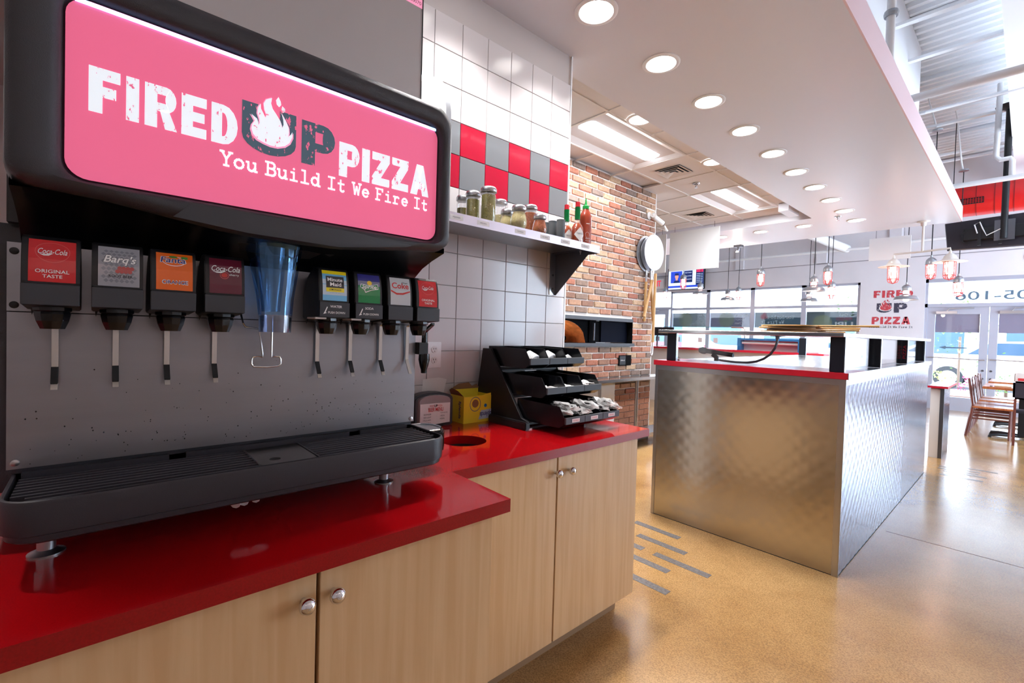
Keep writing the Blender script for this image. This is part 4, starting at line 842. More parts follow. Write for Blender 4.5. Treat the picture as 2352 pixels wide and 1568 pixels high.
for y, s in ((1.068, 'PEPPER'), (1.204, 'OREGANO'), (1.416, 'PARMESAN'), (1.576, 'RED PEPPER'), (1.721, 'ROSEMARY'), (1.876, 'HOT SAUCE')):
    d = box('shelf_label', 'paper', sh, -1.5449, -1.5443, y-.032, y+.032, 1.7215, 1.7405); text('label_lettering', s, 'label_ink', sh, (-1.5440, y-.018, 1.7285), VY, VZ, .036, .005)
SZ = 1.7497
def jar(label, cat, x, y, h, r, fill, fillh, fm, bulge=False, grp='spice jars on the steel shelf'):
    t = thing('spice_jar', (x, y, SZ), label, cat, grp); n = 24; lid = h-.022
    if bulge: pr = [(r*.62, 0), (r*.75, .004), (r*.98, lid*.3), (r, lid*.45), (r*.92, lid*.65), (r*.74, lid*.9), (r*.72, lid)]
    else: pr = [(r*.86, 0), (r*.93, .004), (r*.93, lid*.86), (r*.86, lid*.93), (r*.88, lid)]
    def flute(prof, amp):
        b = B(); L = []
        for rr, hh in prof: L.append([(x+(rr-amp*(k % 2))*math.cos(2*PI*k/n), y+(rr-amp*(k % 2))*math.sin(2*PI*k/n), SZ+hh) for k in range(n)])
        return b.loft(L)
    flute(pr, .0012).build('glass', 'glass_jar', t, smooth=True)
    def rad(q):
        for (ra, ha), (rb, hb) in zip(pr[:-1], pr[1:]):
            if ha <= q <= hb: return ra+(rb-ra)*(q-ha)/max(1e-6, hb-ha)
        return pr[-1][0]
    top = lid*fillh; hs = [.005+(top-.005)*k/6 for k in range(7)]
    flute([(rad(q)-.0035, q) for q in hs], .0012).build('contents', fm, t, smooth=True)
    B().lathe([(r*.95 if not bulge else r*.80, lid-.004), (r*.99 if not bulge else r*.84, lid-.002), (r*.99 if not bulge else r*.84, lid+.010), (r*.85 if not bulge else r*.74, lid+.018), (r*.5, lid+.022), (0, lid+.0225)], (x, y, SZ), 24).build('lid', 'steel', t, smooth=True, sharp=60)
    return t
jar('glass oregano jar furthest left, half hidden by the drinks machine', 'jar', -1.755, 1.245, .148, .030, 0, .70, 'herb'); jar('glass oregano jar, middle of the three green herb jars', 'jar', -1.68, 1.248, .154, .034, 0, .86, 'herb'); jar('tallest looking green herb jar at the shelf front edge', 'jar', -1.60, 1.272, .161, .0365, 0, .88, 'herb')
jar('tall parmesan jar at the back beside the herb jars', 'jar', -1.745, 1.462, .174, .034, 0, .62, 'cheese'); jar('small round parmesan shaker behind the front shaker', 'jar', -1.675, 1.447, .112, .036, 0, .85, 'cheese', True); jar('round parmesan shaker with steel lid at the shelf front', 'jar', -1.598, 1.452, .117, .040, 0, .88, 'cheese', True)
jar('tall jar of red chili flakes', 'jar', -1.70, 1.622, .172, .0365, 0, .86, 'chili'); jar('small round shaker of red chili flakes', 'jar', -1.62, 1.612, .110, .037, 0, .90, 'chili', True)
for k, (x, y, h, lb) in enumerate(((-1.755, 1.797, .120, 'rearmost'), (-1.70, 1.790, .119, 'middle'), (-1.642, 1.790, .117, 'foremost'))):
    t = thing('grey_cup', (x, y, SZ), 'plain grey cylinder cup, %s of three beside the hot sauces' % lb, 'cup', 'grey cups on the steel shelf'); B().lathe([(.0205, 0), (.0215, .002), (.0215, h), (.0195, h), (.0195, .01)], (x, y, SZ), 22).build('cup_wall', 'grey_cup', t, smooth=True, sharp=50); B().lathe([(.0225, h-.004), (.0225, h)], (x, y, SZ), 22).build('rim', 'grey_cup', t)
def tabasco(x, y, s, lb):
    t = thing('hot_sauce_bottle', (x, y, SZ), lb, 'bottle', 'hot sauce bottles with diamond labels')
    P = lambda pr: [(r*s, h*s) for r, h in pr]
    B().lathe(P([(.030, 0), (.032, .004), (.032, .072), (.029, .088), (.018, .108), (.0125, .120), (.0125, .195)]), (x, y, SZ), 24).build('glass', 'glass_jar', t, smooth=True); B().lathe(P([(.029, .004), (.030, .006), (.030, .072), (.027, .087), (.0155, .107)]), (x, y, SZ), 24).build('sauce', 'hot_sauce', t, smooth=True)
    B().lathe(P([(.0142, .128), (.0142, .190)]), (x, y, SZ), 20).build('neck_foil', 'green_foil', t, smooth=True); B().lathe(P([(.013, .192), (.0128, .197), (.0125, .200), (.0125, .216), (.009, .218), (0, .218)]), (x, y, SZ), 18).build('cap', 'red_cap', t, smooth=True)
    a0 = -.38; b = B(); L = []
    for i in range(9):
        q = (i-4)/4; a = a0+q*.95; hh = .036*(1-abs(q))+.0005; L.append([(x+.0325*s*math.cos(a), y+.0325*s*math.sin(a), SZ+s*(.048-hh)), (x+.0325*s*math.cos(a), y+.0325*s*math.sin(a), SZ+s*(.048+hh))])
    b.loft(L, cap=False, closed=False).build('label', 'paper', t)
    d = Vector((math.cos(a0), math.sin(a0), 0)); rr = Vector((-math.sin(a0), math.cos(a0), 0)); text('label_lettering', 'TABASCO', 'label_ink', t, Vector((x, y, SZ+s*.047))+d*.0332*s-rr*.02*s, rr, VZ, .040*s, .009*s)
tabasco(-1.69, 1.886, 1.03, 'hot sauce bottle standing behind the other diamond-label bottle'); tabasco(-1.615, 1.888, 1.035, 'hot sauce bottle with diamond label at the shelf front')
t = thing('chili_sauce_bottle', (-1.63, 1.975, SZ), 'squeeze bottle of red chili sauce with green nozzle cap', 'bottle'); P = (-1.63, 1.972, SZ)
B().lathe([(.030, 0), (.0335, .004), (.0335, .15), (.032, .165), (.026, .185), (.017, .200), (.0155, .206)], P, 28).build('body', 'sriracha', t, smooth=True); B().lathe([(.0175, .206), (.0175, .222), (.015, .225), (.008, .228), (.0045, .248), (.003, .264), (0, .265)], P, 20).build('cap', 'green_cap', t, smooth=True)
a0 = -.45; d = Vector((math.cos(a0), math.sin(a0), 0)); rr = Vector((-math.sin(a0), math.cos(a0), 0)); P0 = Vector(P)+d*.0342
flat('print', 'paper', t, [circ(-.002+.012*math.cos(k*.55), .062+.014*math.sin(k*.55), .0015, 6) for k in range(9)]+[rc(-.010, .120, .010, .123)], P0, rr, VZ)
text('print', 'SRIRACHA', 'paper', t, P0-rr*.012+VZ*.040, rr, VZ, .024, .006); text('print', 'HOT CHILI SAUCE', 'paper', t, P0-rr*.013+VZ*.028, rr, VZ, .026, .004)

# ================================================================ OVEN WALL
ov = thing('pizza_oven', (XB, 4.0, 1.14), 'black pizza oven front with arched glowing mouth set in brick', 'oven')
mat('oven_black', C(16, 16, 19), .8, spec=.06, bump=.3, bscale=500); mat('oven_glow', C(190, 140, 104), .85, var=.35, vscale=14); mat('oven_dark', C(12, 12, 14), .9, spec=.1); mat('oven_blue', C(10, 14, 28), .7, spec=.08)
OY0, OY1, OZ0, OZ1 = 3.0, 4.711, 1.150, 1.455
arch = [(3.62+.36*math.cos(a), 1.182+.235*math.sin(a)) for a in [PI*k/16 for k in range(17)]]
pl_ = [(OY0, 1.18), (3.26, 1.18)]+[(y, z) for y, z in reversed(arch)]+[(3.98, 1.18), (OY1, 1.18), (OY1, OZ1-.02), (OY0, OZ1-.02)]
f0 = [(OY0, 1.18), (3.26, 1.18), (3.26, OZ1-.02), (OY0, OZ1-.02)]
b = B(); b.add([(XB-.10, y, z) for y, z in f0], [(0, 1, 2, 3)]); xs = [3.26+.72*k/16 for k in range(17)]
for k in range(16):
    za = 1.182+.235*math.sqrt(max(0, 1-((xs[k]-3.62)/.36)**2)); zb = 1.182+.235*math.sqrt(max(0, 1-((xs[k+1]-3.62)/.36)**2))
    b.add([(XB-.10, xs[k], za), (XB-.10, xs[k+1], zb), (XB-.10, xs[k+1], OZ1-.02), (XB-.10, xs[k], OZ1-.02)], [(0, 1, 2, 3)])
b.add([(XB-.10, 3.98, 1.18), (XB-.10, 4.16, 1.18), (XB-.10, 4.16, OZ1-.02), (XB-.10, 3.98, OZ1-.02)], [(0, 1, 2, 3)]); b.build('oven_face', 'oven_black', ov)
ar = B().loft([[(x, 3.62+.36*math.cos(a), 1.182+.235*math.sin(a)) for a in [PI*k/16 for k in range(17)]] for x in (XB-.10, XB-.55)], cap=False, closed=False).build('oven_vault', 'oven_glow', ov, smooth=True)
b = B().poly([(XB-.55, y, z) for y, z in arch]).build('oven_back', 'oven_glow', ov); box('oven_hearth', 'oven_dark', ov, XB-.56, XB-.02, 3.2, 4.2, 1.165, 1.182)
for y, h in ((3.47, .09), (3.72, .12), (3.86, .10)): B().tube([(XB-.45, y+.05, 1.182+h*.4), (XB-.36, y, 1.182+h*.55), (XB-.28, y-.03, 1.182+h*.4)], [h*.35, h*.5, h*.3], 7).build('log', 'oven_dark', ov)
box('door_panel', 'oven_blue', ov, XB-.09, XB-.06, 4.20, OY1-.01, 1.19, OZ1-.02); box('door_pane', 'oven_black', ov, XB-.10, XB-.08, 4.02, 4.22, 1.19, OZ1-.03); B().tube([(XB-.05, 4.06, 1.21), (XB-.05, 4.06, 1.40)], .012, 8).build('door_handle', 'steel_dark', ov)
box('hood_rail', 'charcoal', ov, XB-.10, XB+.015, OY0, OY1, OZ1-.025, OZ1+.012); box('sill', 'charcoal', ov, XB-.10, XB+.045, OY0, OY1, 1.148, 1.182, bevel=.003); box('jamb', 'oven_dark', ov, XB-.10, XB+.01, OY1-.008, OY1, 1.18, OZ1-.02)
light('oven_fire', 'POINT', (XB-.35, 3.55, 1.28), 4, .05, (1, .55, .25), ov)
vb = thing('wall_recess', (XB, 4.59, .925), 'small black recessed box in the brick wall under the oven', 'wall box'); box('cavity', 'oven_dark', vb, XB+.004, XB+.0115, 4.45, 4.70, .925, 1.045); box('insert', 'black', vb, XB+.0116, XB+.018, 4.46, 4.58, .93, 1.04, bevel=.004); text('insert_lettering', 'GRILLE', 'paper', vb, (XB+.0186, 4.48, .98), VY, VZ, .08, .012); box('dark_plate', 'oven_dark', vb, XB+.0116, XB+.0125, 4.58, 4.695, .93, 1.04)  # flat near-black plates in front of the bricks, no opening
# narrow steel table in front of the oven
tb = thing('steel_table', (-3.0, 4.4, 0), 'stainless work table standing along the brick oven wall', 'table')
box('table_top', 'steel_bright', tb, XB+.008, -2.955, 3.35, 5.45, .765, .797, bevel=.002); box('undershelf', 'steel', tb, XB+.02, -2.87, 3.4, 5.3, .135, .165); box('side_board', 'white', tb, XB+.02, XB+.03, 3.60, 4.37, .20, .765)
for x, y in ((-3.09, 3.45), (-2.985, 3.93), (-3.09, 5.3), (-2.985, 4.62)): B().tube([(x, y, 0), (x, y, .765)], .019, 12).build('leg', 'steel', tb, smooth=True)
# peels hanging on the bricks
def peel(yc, zc, r, zb, yb, dx, lb, hm):
    t = thing('pizza_peel', (XB+.03+dx, yc, zb), lb, 'pizza peel', 'metal pizza peels on the brick wall')
    pts = circ(yc, zc, r, 30, r); B().prism(pts, 0, XB+.020+dx, XB+.0225+dx).build('blade', 'alu', t); 
    yn = yc+(yb-yc)*.12; B().tube([(XB+.024+dx, yc+(yb-yc)*.02, zc-r*.75), (XB+.026+dx, yn, zc-r-.06), (XB+.026+dx, yn+(yb-yc)*.06, zc-r-.14)], .012, 8).build('socket', 'alu', t, smooth=True); B().tube([(XB+.026+dx, yn+(yb-yc)*.06, zc-r-.12), (XB+.026+dx, yb, zb)], .017, 10).build('handle', hm, t, smooth=True)
    return t
peel(4.985, 2.280, .215, 1.50, 4.80, .075, 'round metal pizza peel, frontmost of the hanging three', 'handle_wood'); peel(4.94, 2.265, .215, 1.45, 4.93, .0, 'round metal pizza peel hanging behind the front one', 'handle_wood')
t = thing('oven_hook', (XB+.14, 4.91, 1.03), 'long wooden oven hook hanging from the peels on bricks', 'oven tool'); B().tube([(XB+.14, 4.955, 2.02), (XB+.14, 4.945, 1.20)], .017, 10).build('handle', 'handle_wood', t, smooth=True); B().tube([(XB+.14, 4.945, 1.22), (XB+.14, 4.942, 1.08), (XB+.14, 4.93, 1.05), (XB+.14, 4.905, 1.045)], .010, 8).build('hook', 'alu', t, smooth=True)
t = thing('pizza_peel', (XB+.05, 5.05, 1.50), 'metal pizza peel with splayed right handle near the wall corner', 'pizza peel', 'metal pizza peels on the brick wall'); B().prism(circ(5.0, 2.272, .21, 30), 0, XB+.036, XB+.038).build('blade', 'alu', t); B().tube([(XB+.04, 5.005, 2.10), (XB+.04, 5.02, 1.94)], .012, 8).build('socket', 'alu', t, smooth=True); B().tube([(XB+.04, 5.02, 1.96), (XB+.04, 5.10, 1.46)], .017, 10).build('handle', 'handle_wood', t, smooth=True)
t = thing('security_camera', (XB+.02, 4.99, 2.70), 'white bullet security camera on the brick wall near ceiling', 'camera'); B().lathe([(.045, 0), (.045, .012), (.018, .03), (.014, .07)], (XB+.002, 4.985, 2.735), 18, 0).build('mount', 'white_gloss', t, smooth=True); B().tube([(XB+.07, 4.985, 2.735), (XB+.05, 5.03, 2.72), (XB+.08, 5.17, 2.66)], .034, 14).build('housing', 'white_gloss', t, smooth=True); B().tube([(XB+.079, 5.165, 2.662), (XB+.081, 5.178, 2.656)], .031, 14).build('lens', 'black_gloss', t); B().tube([(XB+.085, 5.20, 2.64), (XB+.10, 5.25, 2.58)], .013, 8).build('spotlight', 'white_gloss', t)

# ================================================================ CEILING FITTINGS
def downlight(x, y, z, lb, grp, r=.085):
    t = thing('downlight', (x, y, z-.01), lb, 'ceiling light', grp)
    B().lathe([(r*1.28, 0), (r*1.28, -.004), (r*1.18, -.008), (r*1.02, -.007), (r*.98, .0), (r*1.0, 0)], (x, y, z), 32, cap=False).build('trim_ring', 'white', t, smooth=True)
    B().lathe([(r*.985, -.0025), (0, -.0026)], (x, y, z), 32, cap=False).build('lens', 'emit_down', t)
    light('lamp', 'AREA', (x, y, z-.012), DOWN, size=r*1.7, color=(1, .97, .95), parent=t).data.spread = math.radians(108)
    return t
ORD = ('first', 'second', 'third', 'fourth', 'fifth', 'sixth', 'seventh', 'eighth', 'ninth', 'tenth')
for k in range(10): downlight(-1.512-.010*k, 1.862+.634*k, ZS, '%s recessed downlight in the long soffit row, counted from the tiled wall' % ORD[k], 'recessed downlights in the long soffit row')
for y, lb in ((1.228, 'added unseen downlight in the soffit above the red counter, before the first'), (.594, 'added unseen downlight in the soffit straight above the soda fountain'), (-.04, 'added unseen downlight in the soffit over the left counter end'), (-.674, 'added unseen downlight in the soffit nearest the near wall')): downlight(-1.50, y, ZS, lb, 'recessed downlights in the long soffit row')  # unseen downlights added to extend the row for extra brightness
for k, x in enumerate((-2.20, -2.775, -3.37)): downlight(x, 7.50, ZS, '%s recessed downlight in the cross soffit, counted from the corner' % ORD[k], 'recessed downlights in the cross soffit')
downlight(-2.165, 3.265, ZC, 'half hidden downlight in the tile ceiling beside the nearer long lamp', 'downlights in the tile ceiling'); downlight(-2.165, 4.565, ZC, 'half hidden downlight in the tile ceiling beside the nearer air vent', 'downlights in the tile ceiling')
def troffer(y0, lb):
    t = thing('ceiling_lamp', (-2.575, y0+.61, ZC), lb, 'ceiling light', 'fluorescent lamps in the tile ceiling'); x0, x1, y1 = -2.872, -2.278, y0+1.225; zt = ZC+.07
    def pan(): 
        b = B(); b.add([(x0, y0, ZC+.004), (x1, y0, ZC+.004), (x1, y1, ZC+.004), (x0, y1, ZC+.004), (x0+.18, y0+.10, zt), (x1-.18, y0+.10, zt), (x1-.18, y1-.10, zt), (x0+.18, y1-.10, zt)], [(0, 1, 5, 4), (1, 2, 6, 5), (2, 3, 7, 6), (3, 0, 4, 7), (4, 5, 6, 7)]); return b
    pan().build('reflector', 'troffer', t); box('rim', 'white', t, x0-.01, x0, y0, y1, ZC-.004, ZC+.01); box('rim', 'white', t, x1, x1+.01, y0, y1, ZC-.004, ZC+.01)
    L = []
    for y, s in ((y0+.07, .6), (y0+.11, 1), (y1-.11, 1), (y1-.07, .6)): L.append([(-2.575+.115*math.cos(a), y, zt-.002-.066*s*math.sin(a)) for a in [PI*k/10 for k in range(11)]])
    B().loft(L, cap=True, closed=False).build('diffuser', 'emit_tube', t, smooth=True)
    light('tube', 'AREA', (-2.575, y0+.61, ZC-.001), TROFF, sx=.20, sy=1.05, color=(.93, .97, 1), parent=t)
troffer(2.985, 'long fluorescent ceiling lamp nearest the tiled wall'); troffer(5.49, 'long fluorescent ceiling lamp further from the tiled wall')
def vent(x, y, lb):
    t = thing('air_vent', (x, y, ZC-.012), lb, 'air vent', 'square air vents in the tile ceiling'); s = .15
    box('backing', 'black', t, x-.14, x+.14, y-.14, y+.14, ZC+.003, ZC+.0058)
    for k in range(4):
        q = s*(1-k*.26); z = ZC-.002-.0025*k
        B().loft([[(x+a*q, y+c*q, z-.006) for a, c in ((-1, -1), (1, -1), (1, 1), (-1, 1))], [(x+a*(q-.033), y+c*(q-.033), z+.004) for a, c in ((-1, -1), (1, -1), (1, 1), (-1, 1))]], cap=False).build('louvre', 'ceil_tile', t)
vent(-2.58, 4.555, 'square air vent between the two long lamps'); vent(-3.215, 6.455, 'square air vent further along beside the second long lamp'); vent(-2.80, 2.60, 'square air vent half hidden by the tiled wall corner')
def sprinkler(x, y, z, lb):
    t = thing('sprinkler', (x, y, z-.05), lb, 'sprinkler'); B().lathe([(.042, 0), (.040, -.004), (.02, -.008), (.02, 0)], (x, y, z), 18).build('cup', 'chrome', t, smooth=True); B().lathe([(.010, -.004), (.008, -.025), (.012, -.03), (.006, -.034), (.020, -.046), (.020, -.048), (0, -.048)], (x, y, z), 14).build('head', 'chrome', t, smooth=True)
sprinkler(-2.597, 5.085, ZC, 'chrome ceiling sprinkler between vent and second long lamp'); sprinkler(-1.72, 7.20, ZS, 'chrome sprinkler among the furthest soffit downlights')
# hanging boards
def board(x0, x1, z0, z1, y, lb):
    t = thing('hanging_board', ((x0+x1)/2, y, z0), lb, 'sign board', 'blank white hanging menu boards'); box('panel', 'white', t, x0, x1, y-.008, y+.008, z0, z1); zt = ZD if y > 8.5 else ZC
    for x in (x0+.08, x1-.08): B().tube([(x, y, z1), (x, y, max(zt, z1+.02))], .0025, 5).build('wire', 'cable', t)
board(-3.93, -3.13, 2.325, 2.945, 6.90, 'large blank white hanging board in front of the television'); board(-4.70, -3.995, 2.32, 2.94, 6.90, 'blank white hanging board half hidden by the brick corner'); board(-1.68, -1.19, 2.515, 2.85, 8.80, 'small blank white hanging board right of the pendants')
t = thing('spotlight', (-3.45, 8.36, 2.80), 'small lit track spotlight under the cross soffit', 'spotlight'); box('canopy', 'steel_dark', t, -3.51, -3.39, 8.30, 8.42, 2.87, ZS); B().tube([(-3.45, 8.36, 2.87), (-3.45, 8.36, 2.83), (-3.46, 8.34, 2.80)], .022, 10).build('head', 'galv', t); B().lathe([(.026, -.002), (.0, -.003)], (-3.46, 8.335, 2.79), 14, cap=False).build('bulb', 'bulb', t); light('lamp', 'POINT', (-3.46, 8.32, 2.76), 5, .02, (1, .9, .75), t)
# ================================================================ PENDANTS
def cage(b, c, r, z0, z1):
    for k in range(6):
        a = 2*PI*k/6+.3; b.tube([(c[0]+r*math.cos(a), c[1]+r*math.sin(a), z0), (c[0]+r*math.cos(a), c[1]+r*math.sin(a), z1+.05), (c[0]+r*.8*math.cos(a), c[1]+r*.8*math.sin(a), z1+.018), (c[0], c[1], z1)], .0045, 5)
    for z in (z0, z1+.06): b.tube([(c[0]+r*math.cos(2*PI*k/14), c[1]+r*math.sin(2*PI*k/14), z) for k in range(14)], .0045, 5, True)
    return b
def jar_lamp(x, y, z, s, lb, grp, rod=True, zc=None, shade=False, flat_shade=False, watts=BULB):
    """z: top of the metal cap"""
    t = thing('pendant_lamp', (x, y, z-.33*s), lb, 'pendant lamp', grp); c = (x, y, z)
    P = lambda pr: [(r*s, h*s) for r, h in pr]
    if rod:
        B().tube([(x, y, z), (x, y, zc)], .006, 6).build('cord', 'cable', t); B().lathe([(.06, 0), (.06, -.02), (.02, -.03)], (x, y, zc), 14).build('ceiling_rose', 'galv', t, smooth=True); B().tube([(x-.01, y, zc), (x-.03, y, zc+.12), (x-.10, y, ZD-.12), (x-.12, y, ZD)], .010, 6).build('conduit', 'white', t, smooth=True)
    B().lathe(P([(.012, .03), (.014, .0), (.035, -.012), (.055, -.035), (.060, -.06), (.060, -.085), (.064, -.09), (.064, -.098)]), c, 20).build('cap', 'galv' if not flat_shade else 'galv_light', t, smooth=True)
    if shade:
        B().lathe(P([(.050, -.155), (.052, -.165), (.06, -.17), (.115, -.18), (.138, -.195), (.152, -.235), (.158, -.24), (.150, -.236), (.134, -.20), (.11, -.186)]), c, 28, cap=False).build('shade', 'galv', t, smooth=True); B().lathe(P([(.036, -.098), (.036, -.25), (.02, -.262), (0, -.264)]), c, 16).build('bulb', 'bulb', t, smooth=True); cage(B(), c, .046*s, z-.098*s, z-.165*s).build('guard', 'red_cage', t) if False else B().lathe(P([(.048, -.10), (.048, -.108), (.044, -.108), (.044, -.10)]), c, 16).build('guard_ring', 'red_cage', t); B().lathe(P([(.048, -.145), (.048, -.155), (.044, -.155), (.044, -.145)]), c, 16).build('guard_ring', 'red_cage', t)
    else:
        if flat_shade: B().lathe(P([(.062, -.055), (.075, -.075), (.095, -.082), (.148, -.094), (.152, -.098), (.146, -.098), (.09, -.09), (.06, -.09)]), c, 30, cap=False).build('shade', 'galv_light', t, smooth=True)
        B().lathe(P([(.030, -.10), (.034, -.13), (.034, -.20), (.022, -.235), (0, -.24)]), c, 16).build('bulb', 'bulb', t, smooth=True); B().lathe(P([(.047, -.098), (.047, -.22), (.038, -.255), (.018, -.278), (0, -.283)]), c, 18).build('glass', 'lamp_glass', t, smooth=True); cage(B(), c, .053*s, z-.10*s, z-.30*s).build('cage', 'red_cage', t)
    light('lamp', 'POINT', (x, y, z-.18*s if not shade else z-.27*s), watts, .035 if watts < 5 else .06, (1, .75, .6) if watts < 5 else (1, .95, .92), t)
    return t
g = 'caged jar pendants by the storefront'; h_ = 'metal shade pendants by the storefront'
for (x, y, z, sh_, lb) in ((-6.73, 11.65, 2.60, 0, 'small caged pendant lamp beside the exit sign'), (-4.93, 9.25, 2.60, 0, 'caged pendant lamp in front of the wall television'), (-4.91, 9.98, 2.49, 1, 'metal shade pendant at the television corner'), (-4.98, 11.55, 2.46, 1, 'metal shade pendant in front of the second window'), (-4.68, 11.44, 2.51, 0, 'small caged pendant right of the shade pendant by the window'), (-3.16, 8.62, 2.51, 0, 'caged pendant lamp beside the spotlight'), (-3.19, 11.41, 2.37, 1, 'lower rear metal shade pendant before the last window'), (-2.44, 8.96, 2.36, 1, 'metal shade pendant in the middle group of four'), (-2.22, 8.85, 2.505, 0, 'highest caged pendant of the middle group'), (-2.45, 10.04, 2.37, 0, 'lowest caged pendant of the middle group'), (-.975, 8.93, 2.52, 0, 'caged pendant between the arms of the twin lamp'), (-1.37, 9.89, 2.24, 1, 'metal shade pendant in front of the wall logo'), (-.75, 9.82, 2.33, 0, 'caged pendant in front of the door transom')):
    jar_lamp(x, y, z, 1.06, lb, h_ if sh_ else g, True, {-.975: 4.34, -.75: 3.94}.get(x, 4.42), bool(sh_))
for k, (x, y) in enumerate(((1.3, -1.2), (1.5, 1.0), (1.5, 3.2), (2.5, 0.0), (2.5, 2.2), (2.3, 4.6))):
    jar_lamp(x, y, 2.75, 1.2, '%s added unseen fill pendant over the dining side behind the viewer' % ORD[k], 'added fill pendants over the dining side', True, 4.42, watts=24)  # unseen pendants added as fill light for the near counter
tw = thing('twin_arm_lamp', (-.99, 8.22, 2.2), 'twin-armed ceiling lamp with two wide caged shades', 'ceiling lamp')
for q, (x, y, z) in enumerate(((-1.285, 8.20, 2.44), (-.715, 8.20, 2.455))):
    l_ = jar_lamp(x, y, z, 1.15, None, None, False, None, False, True)
    for ch_ in list(l_.children): ch_.parent = tw; ch_.location = ch_.location+l_.location-org(tw)
    bpy.data.objects.remove(l_)
B().tube([(-1.285, 8.20, 2.46), (-1.285, 8.20, 2.50), (-.99, 8.20, 2.505), (-.715, 8.20, 2.52), (-.715, 8.20, 2.47)], .013, 8).build('arm', 'galv_light', tw, smooth=True); B().tube([(-.99, 8.20, 2.50), (-.99, 8.20, ZS)], .014, 8).build('stem', 'galv_light', tw, smooth=True); B().lathe([(.07, 0), (.07, -.008), (.032, -.016), (.028, -.06)], (-.99, 8.20, ZS), 18).build('rose', 'galv_light', tw, smooth=True)

# ================================================================ ISLAND WITH QUILTED STEEL
IX0, IX1, IY0, IY1 = -1.783, -.646, 2.992, 6.11
il = thing('service_island', (-1.215, 4.5, 0), 'service island clad in quilted stainless steel with red top', 'counter')
box('core', 'steel_dark', il, IX0+.006, IX1-.006, IY0+.006, IY1, .0, 1.072)
def quilt(u0, u1, z0, z1, P, pitch=.094, amp=.0007, sub=5):
    """embossed diamond sheet: P(u, z, height) gives the point"""
    b = B(); hp = pitch/2; n = sub
    i = 0; nu = int((u1-u0)/(pitch/8))+1; nz = int((z1-z0)/(pitch/8))+1; vs = []
    for a in range(nu+1):
        for c in range(nz+1):
            u, z = u0+(u1-u0)*a/nu, z0+(z1-z0)*c/nz
            s, t = (u/pitch+z/pitch) % 1, (u/pitch-z/pitch) % 1
            hgt = amp*(1-abs(2*s-1)**1.7)*(1-abs(2*t-1)**1.7)
            vs.append(P(u, z, hgt))
    fs = [(a*(nz+1)+c, (a+1)*(nz+1)+c, (a+1)*(nz+1)+c+1, a*(nz+1)+c+1) for a in range(nu) for c in range(nz)]
    return b.add(vs, fs)
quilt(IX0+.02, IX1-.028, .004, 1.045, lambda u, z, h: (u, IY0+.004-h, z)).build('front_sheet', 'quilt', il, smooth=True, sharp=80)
quilt(IY0+.008, 4.86, .004, 1.045, lambda u, z, h: (IX1-.004+h*2.6, u, z)).build('side_sheet', 'quilt_daylit', il, smooth=True, sharp=80); quilt(4.868, IY1-.01, .004, 1.045, lambda u, z, h: (IX1-.004+h, u, z)).build('side_sheet', 'quilt_daylit', il, smooth=True, sharp=80)
box('corner_strip', 'steel', il, IX1-.030, IX1, IY0, IY0+.006, 0, 1.072); box('corner_strip', 'steel', il, IX1-.001, IX1+.001, IY0, IY0+.010, 0, 1.072); box('corner_strip', 'steel', il, IX0, IX0+.022, IY0, IY0+.006, 0, 1.072); box('head_strip', 'steel', il, IX0+.022, IX1-.030, IY0+.001, IY0+.006, 1.040, 1.072); box('side_head_strip', 'steel_bright', il, IX1-.006, IX1, IY0+.010, IY1, 1.040, 1.072); box('base_gap', 'rubber', il, IX0+.004, IX1-.002, IY0+.003, IY1, 0, .004)
box('red_top', 'red_lam', il, IX0-.011, IX1+.010, IY0-.010, 3.40, 1.0735, 1.108, bevel=.0015, label='red laminate top with steel edge imitating side reflection'); box('work_top', 'steel_bright', il, IX0-.011, IX1+.008, 3.40, IY1+.02, 1.0735, 1.106); box('side_sheen_edge', 'steel_bright', il, IX1+.010, IX1+.013, IY0-.008, IY1+.02, 1.0735, 1.108)  # bright steel side edge imitates a glancing reflection on the red laminate
mat('post_black', C(34, 38, 50), .32, .3)
for x, y in ((-1.683, 3.035), (-.699, 3.035), (-.699, 3.955), (-.699, 4.98), (-.699, 5.93), (-1.70, 5.93)): box('guard_post', 'post_black', il, x-.034, x+.034, y-.014, y+.016, 1.108, 1.302, bevel=.003, seg=1); box('post_strip', 'steel_bright', il, x+.034, x+.037, y-.012, y+.014, 1.108, 1.302)
box('guard_shelf', 'steel_bright', il, -1.771, -.664, 2.99, 3.75, 1.302, 1.325, bevel=.002, seg=1); box('guard_shelf', 'steel_bright', il, -1.05, -.664, 3.752, 6.33, 1.302, 1.325, bevel=.002, seg=1)
box('glass_pane', 'sneeze', il, -1.648, -.735, 3.035, 3.041, 1.109, 1.300)
for a, c in ((3.055, 3.938), (3.975, 4.963), (5.0, 5.912)): box('glass_pane', 'sneeze', il, -.702, -.696, a, c, 1.109, 1.300)
text('post_lettering', 'PIZZA', 'red_lam', il, (-.672, 4.9655, 1.15), VZ, -VX, .11, .02)
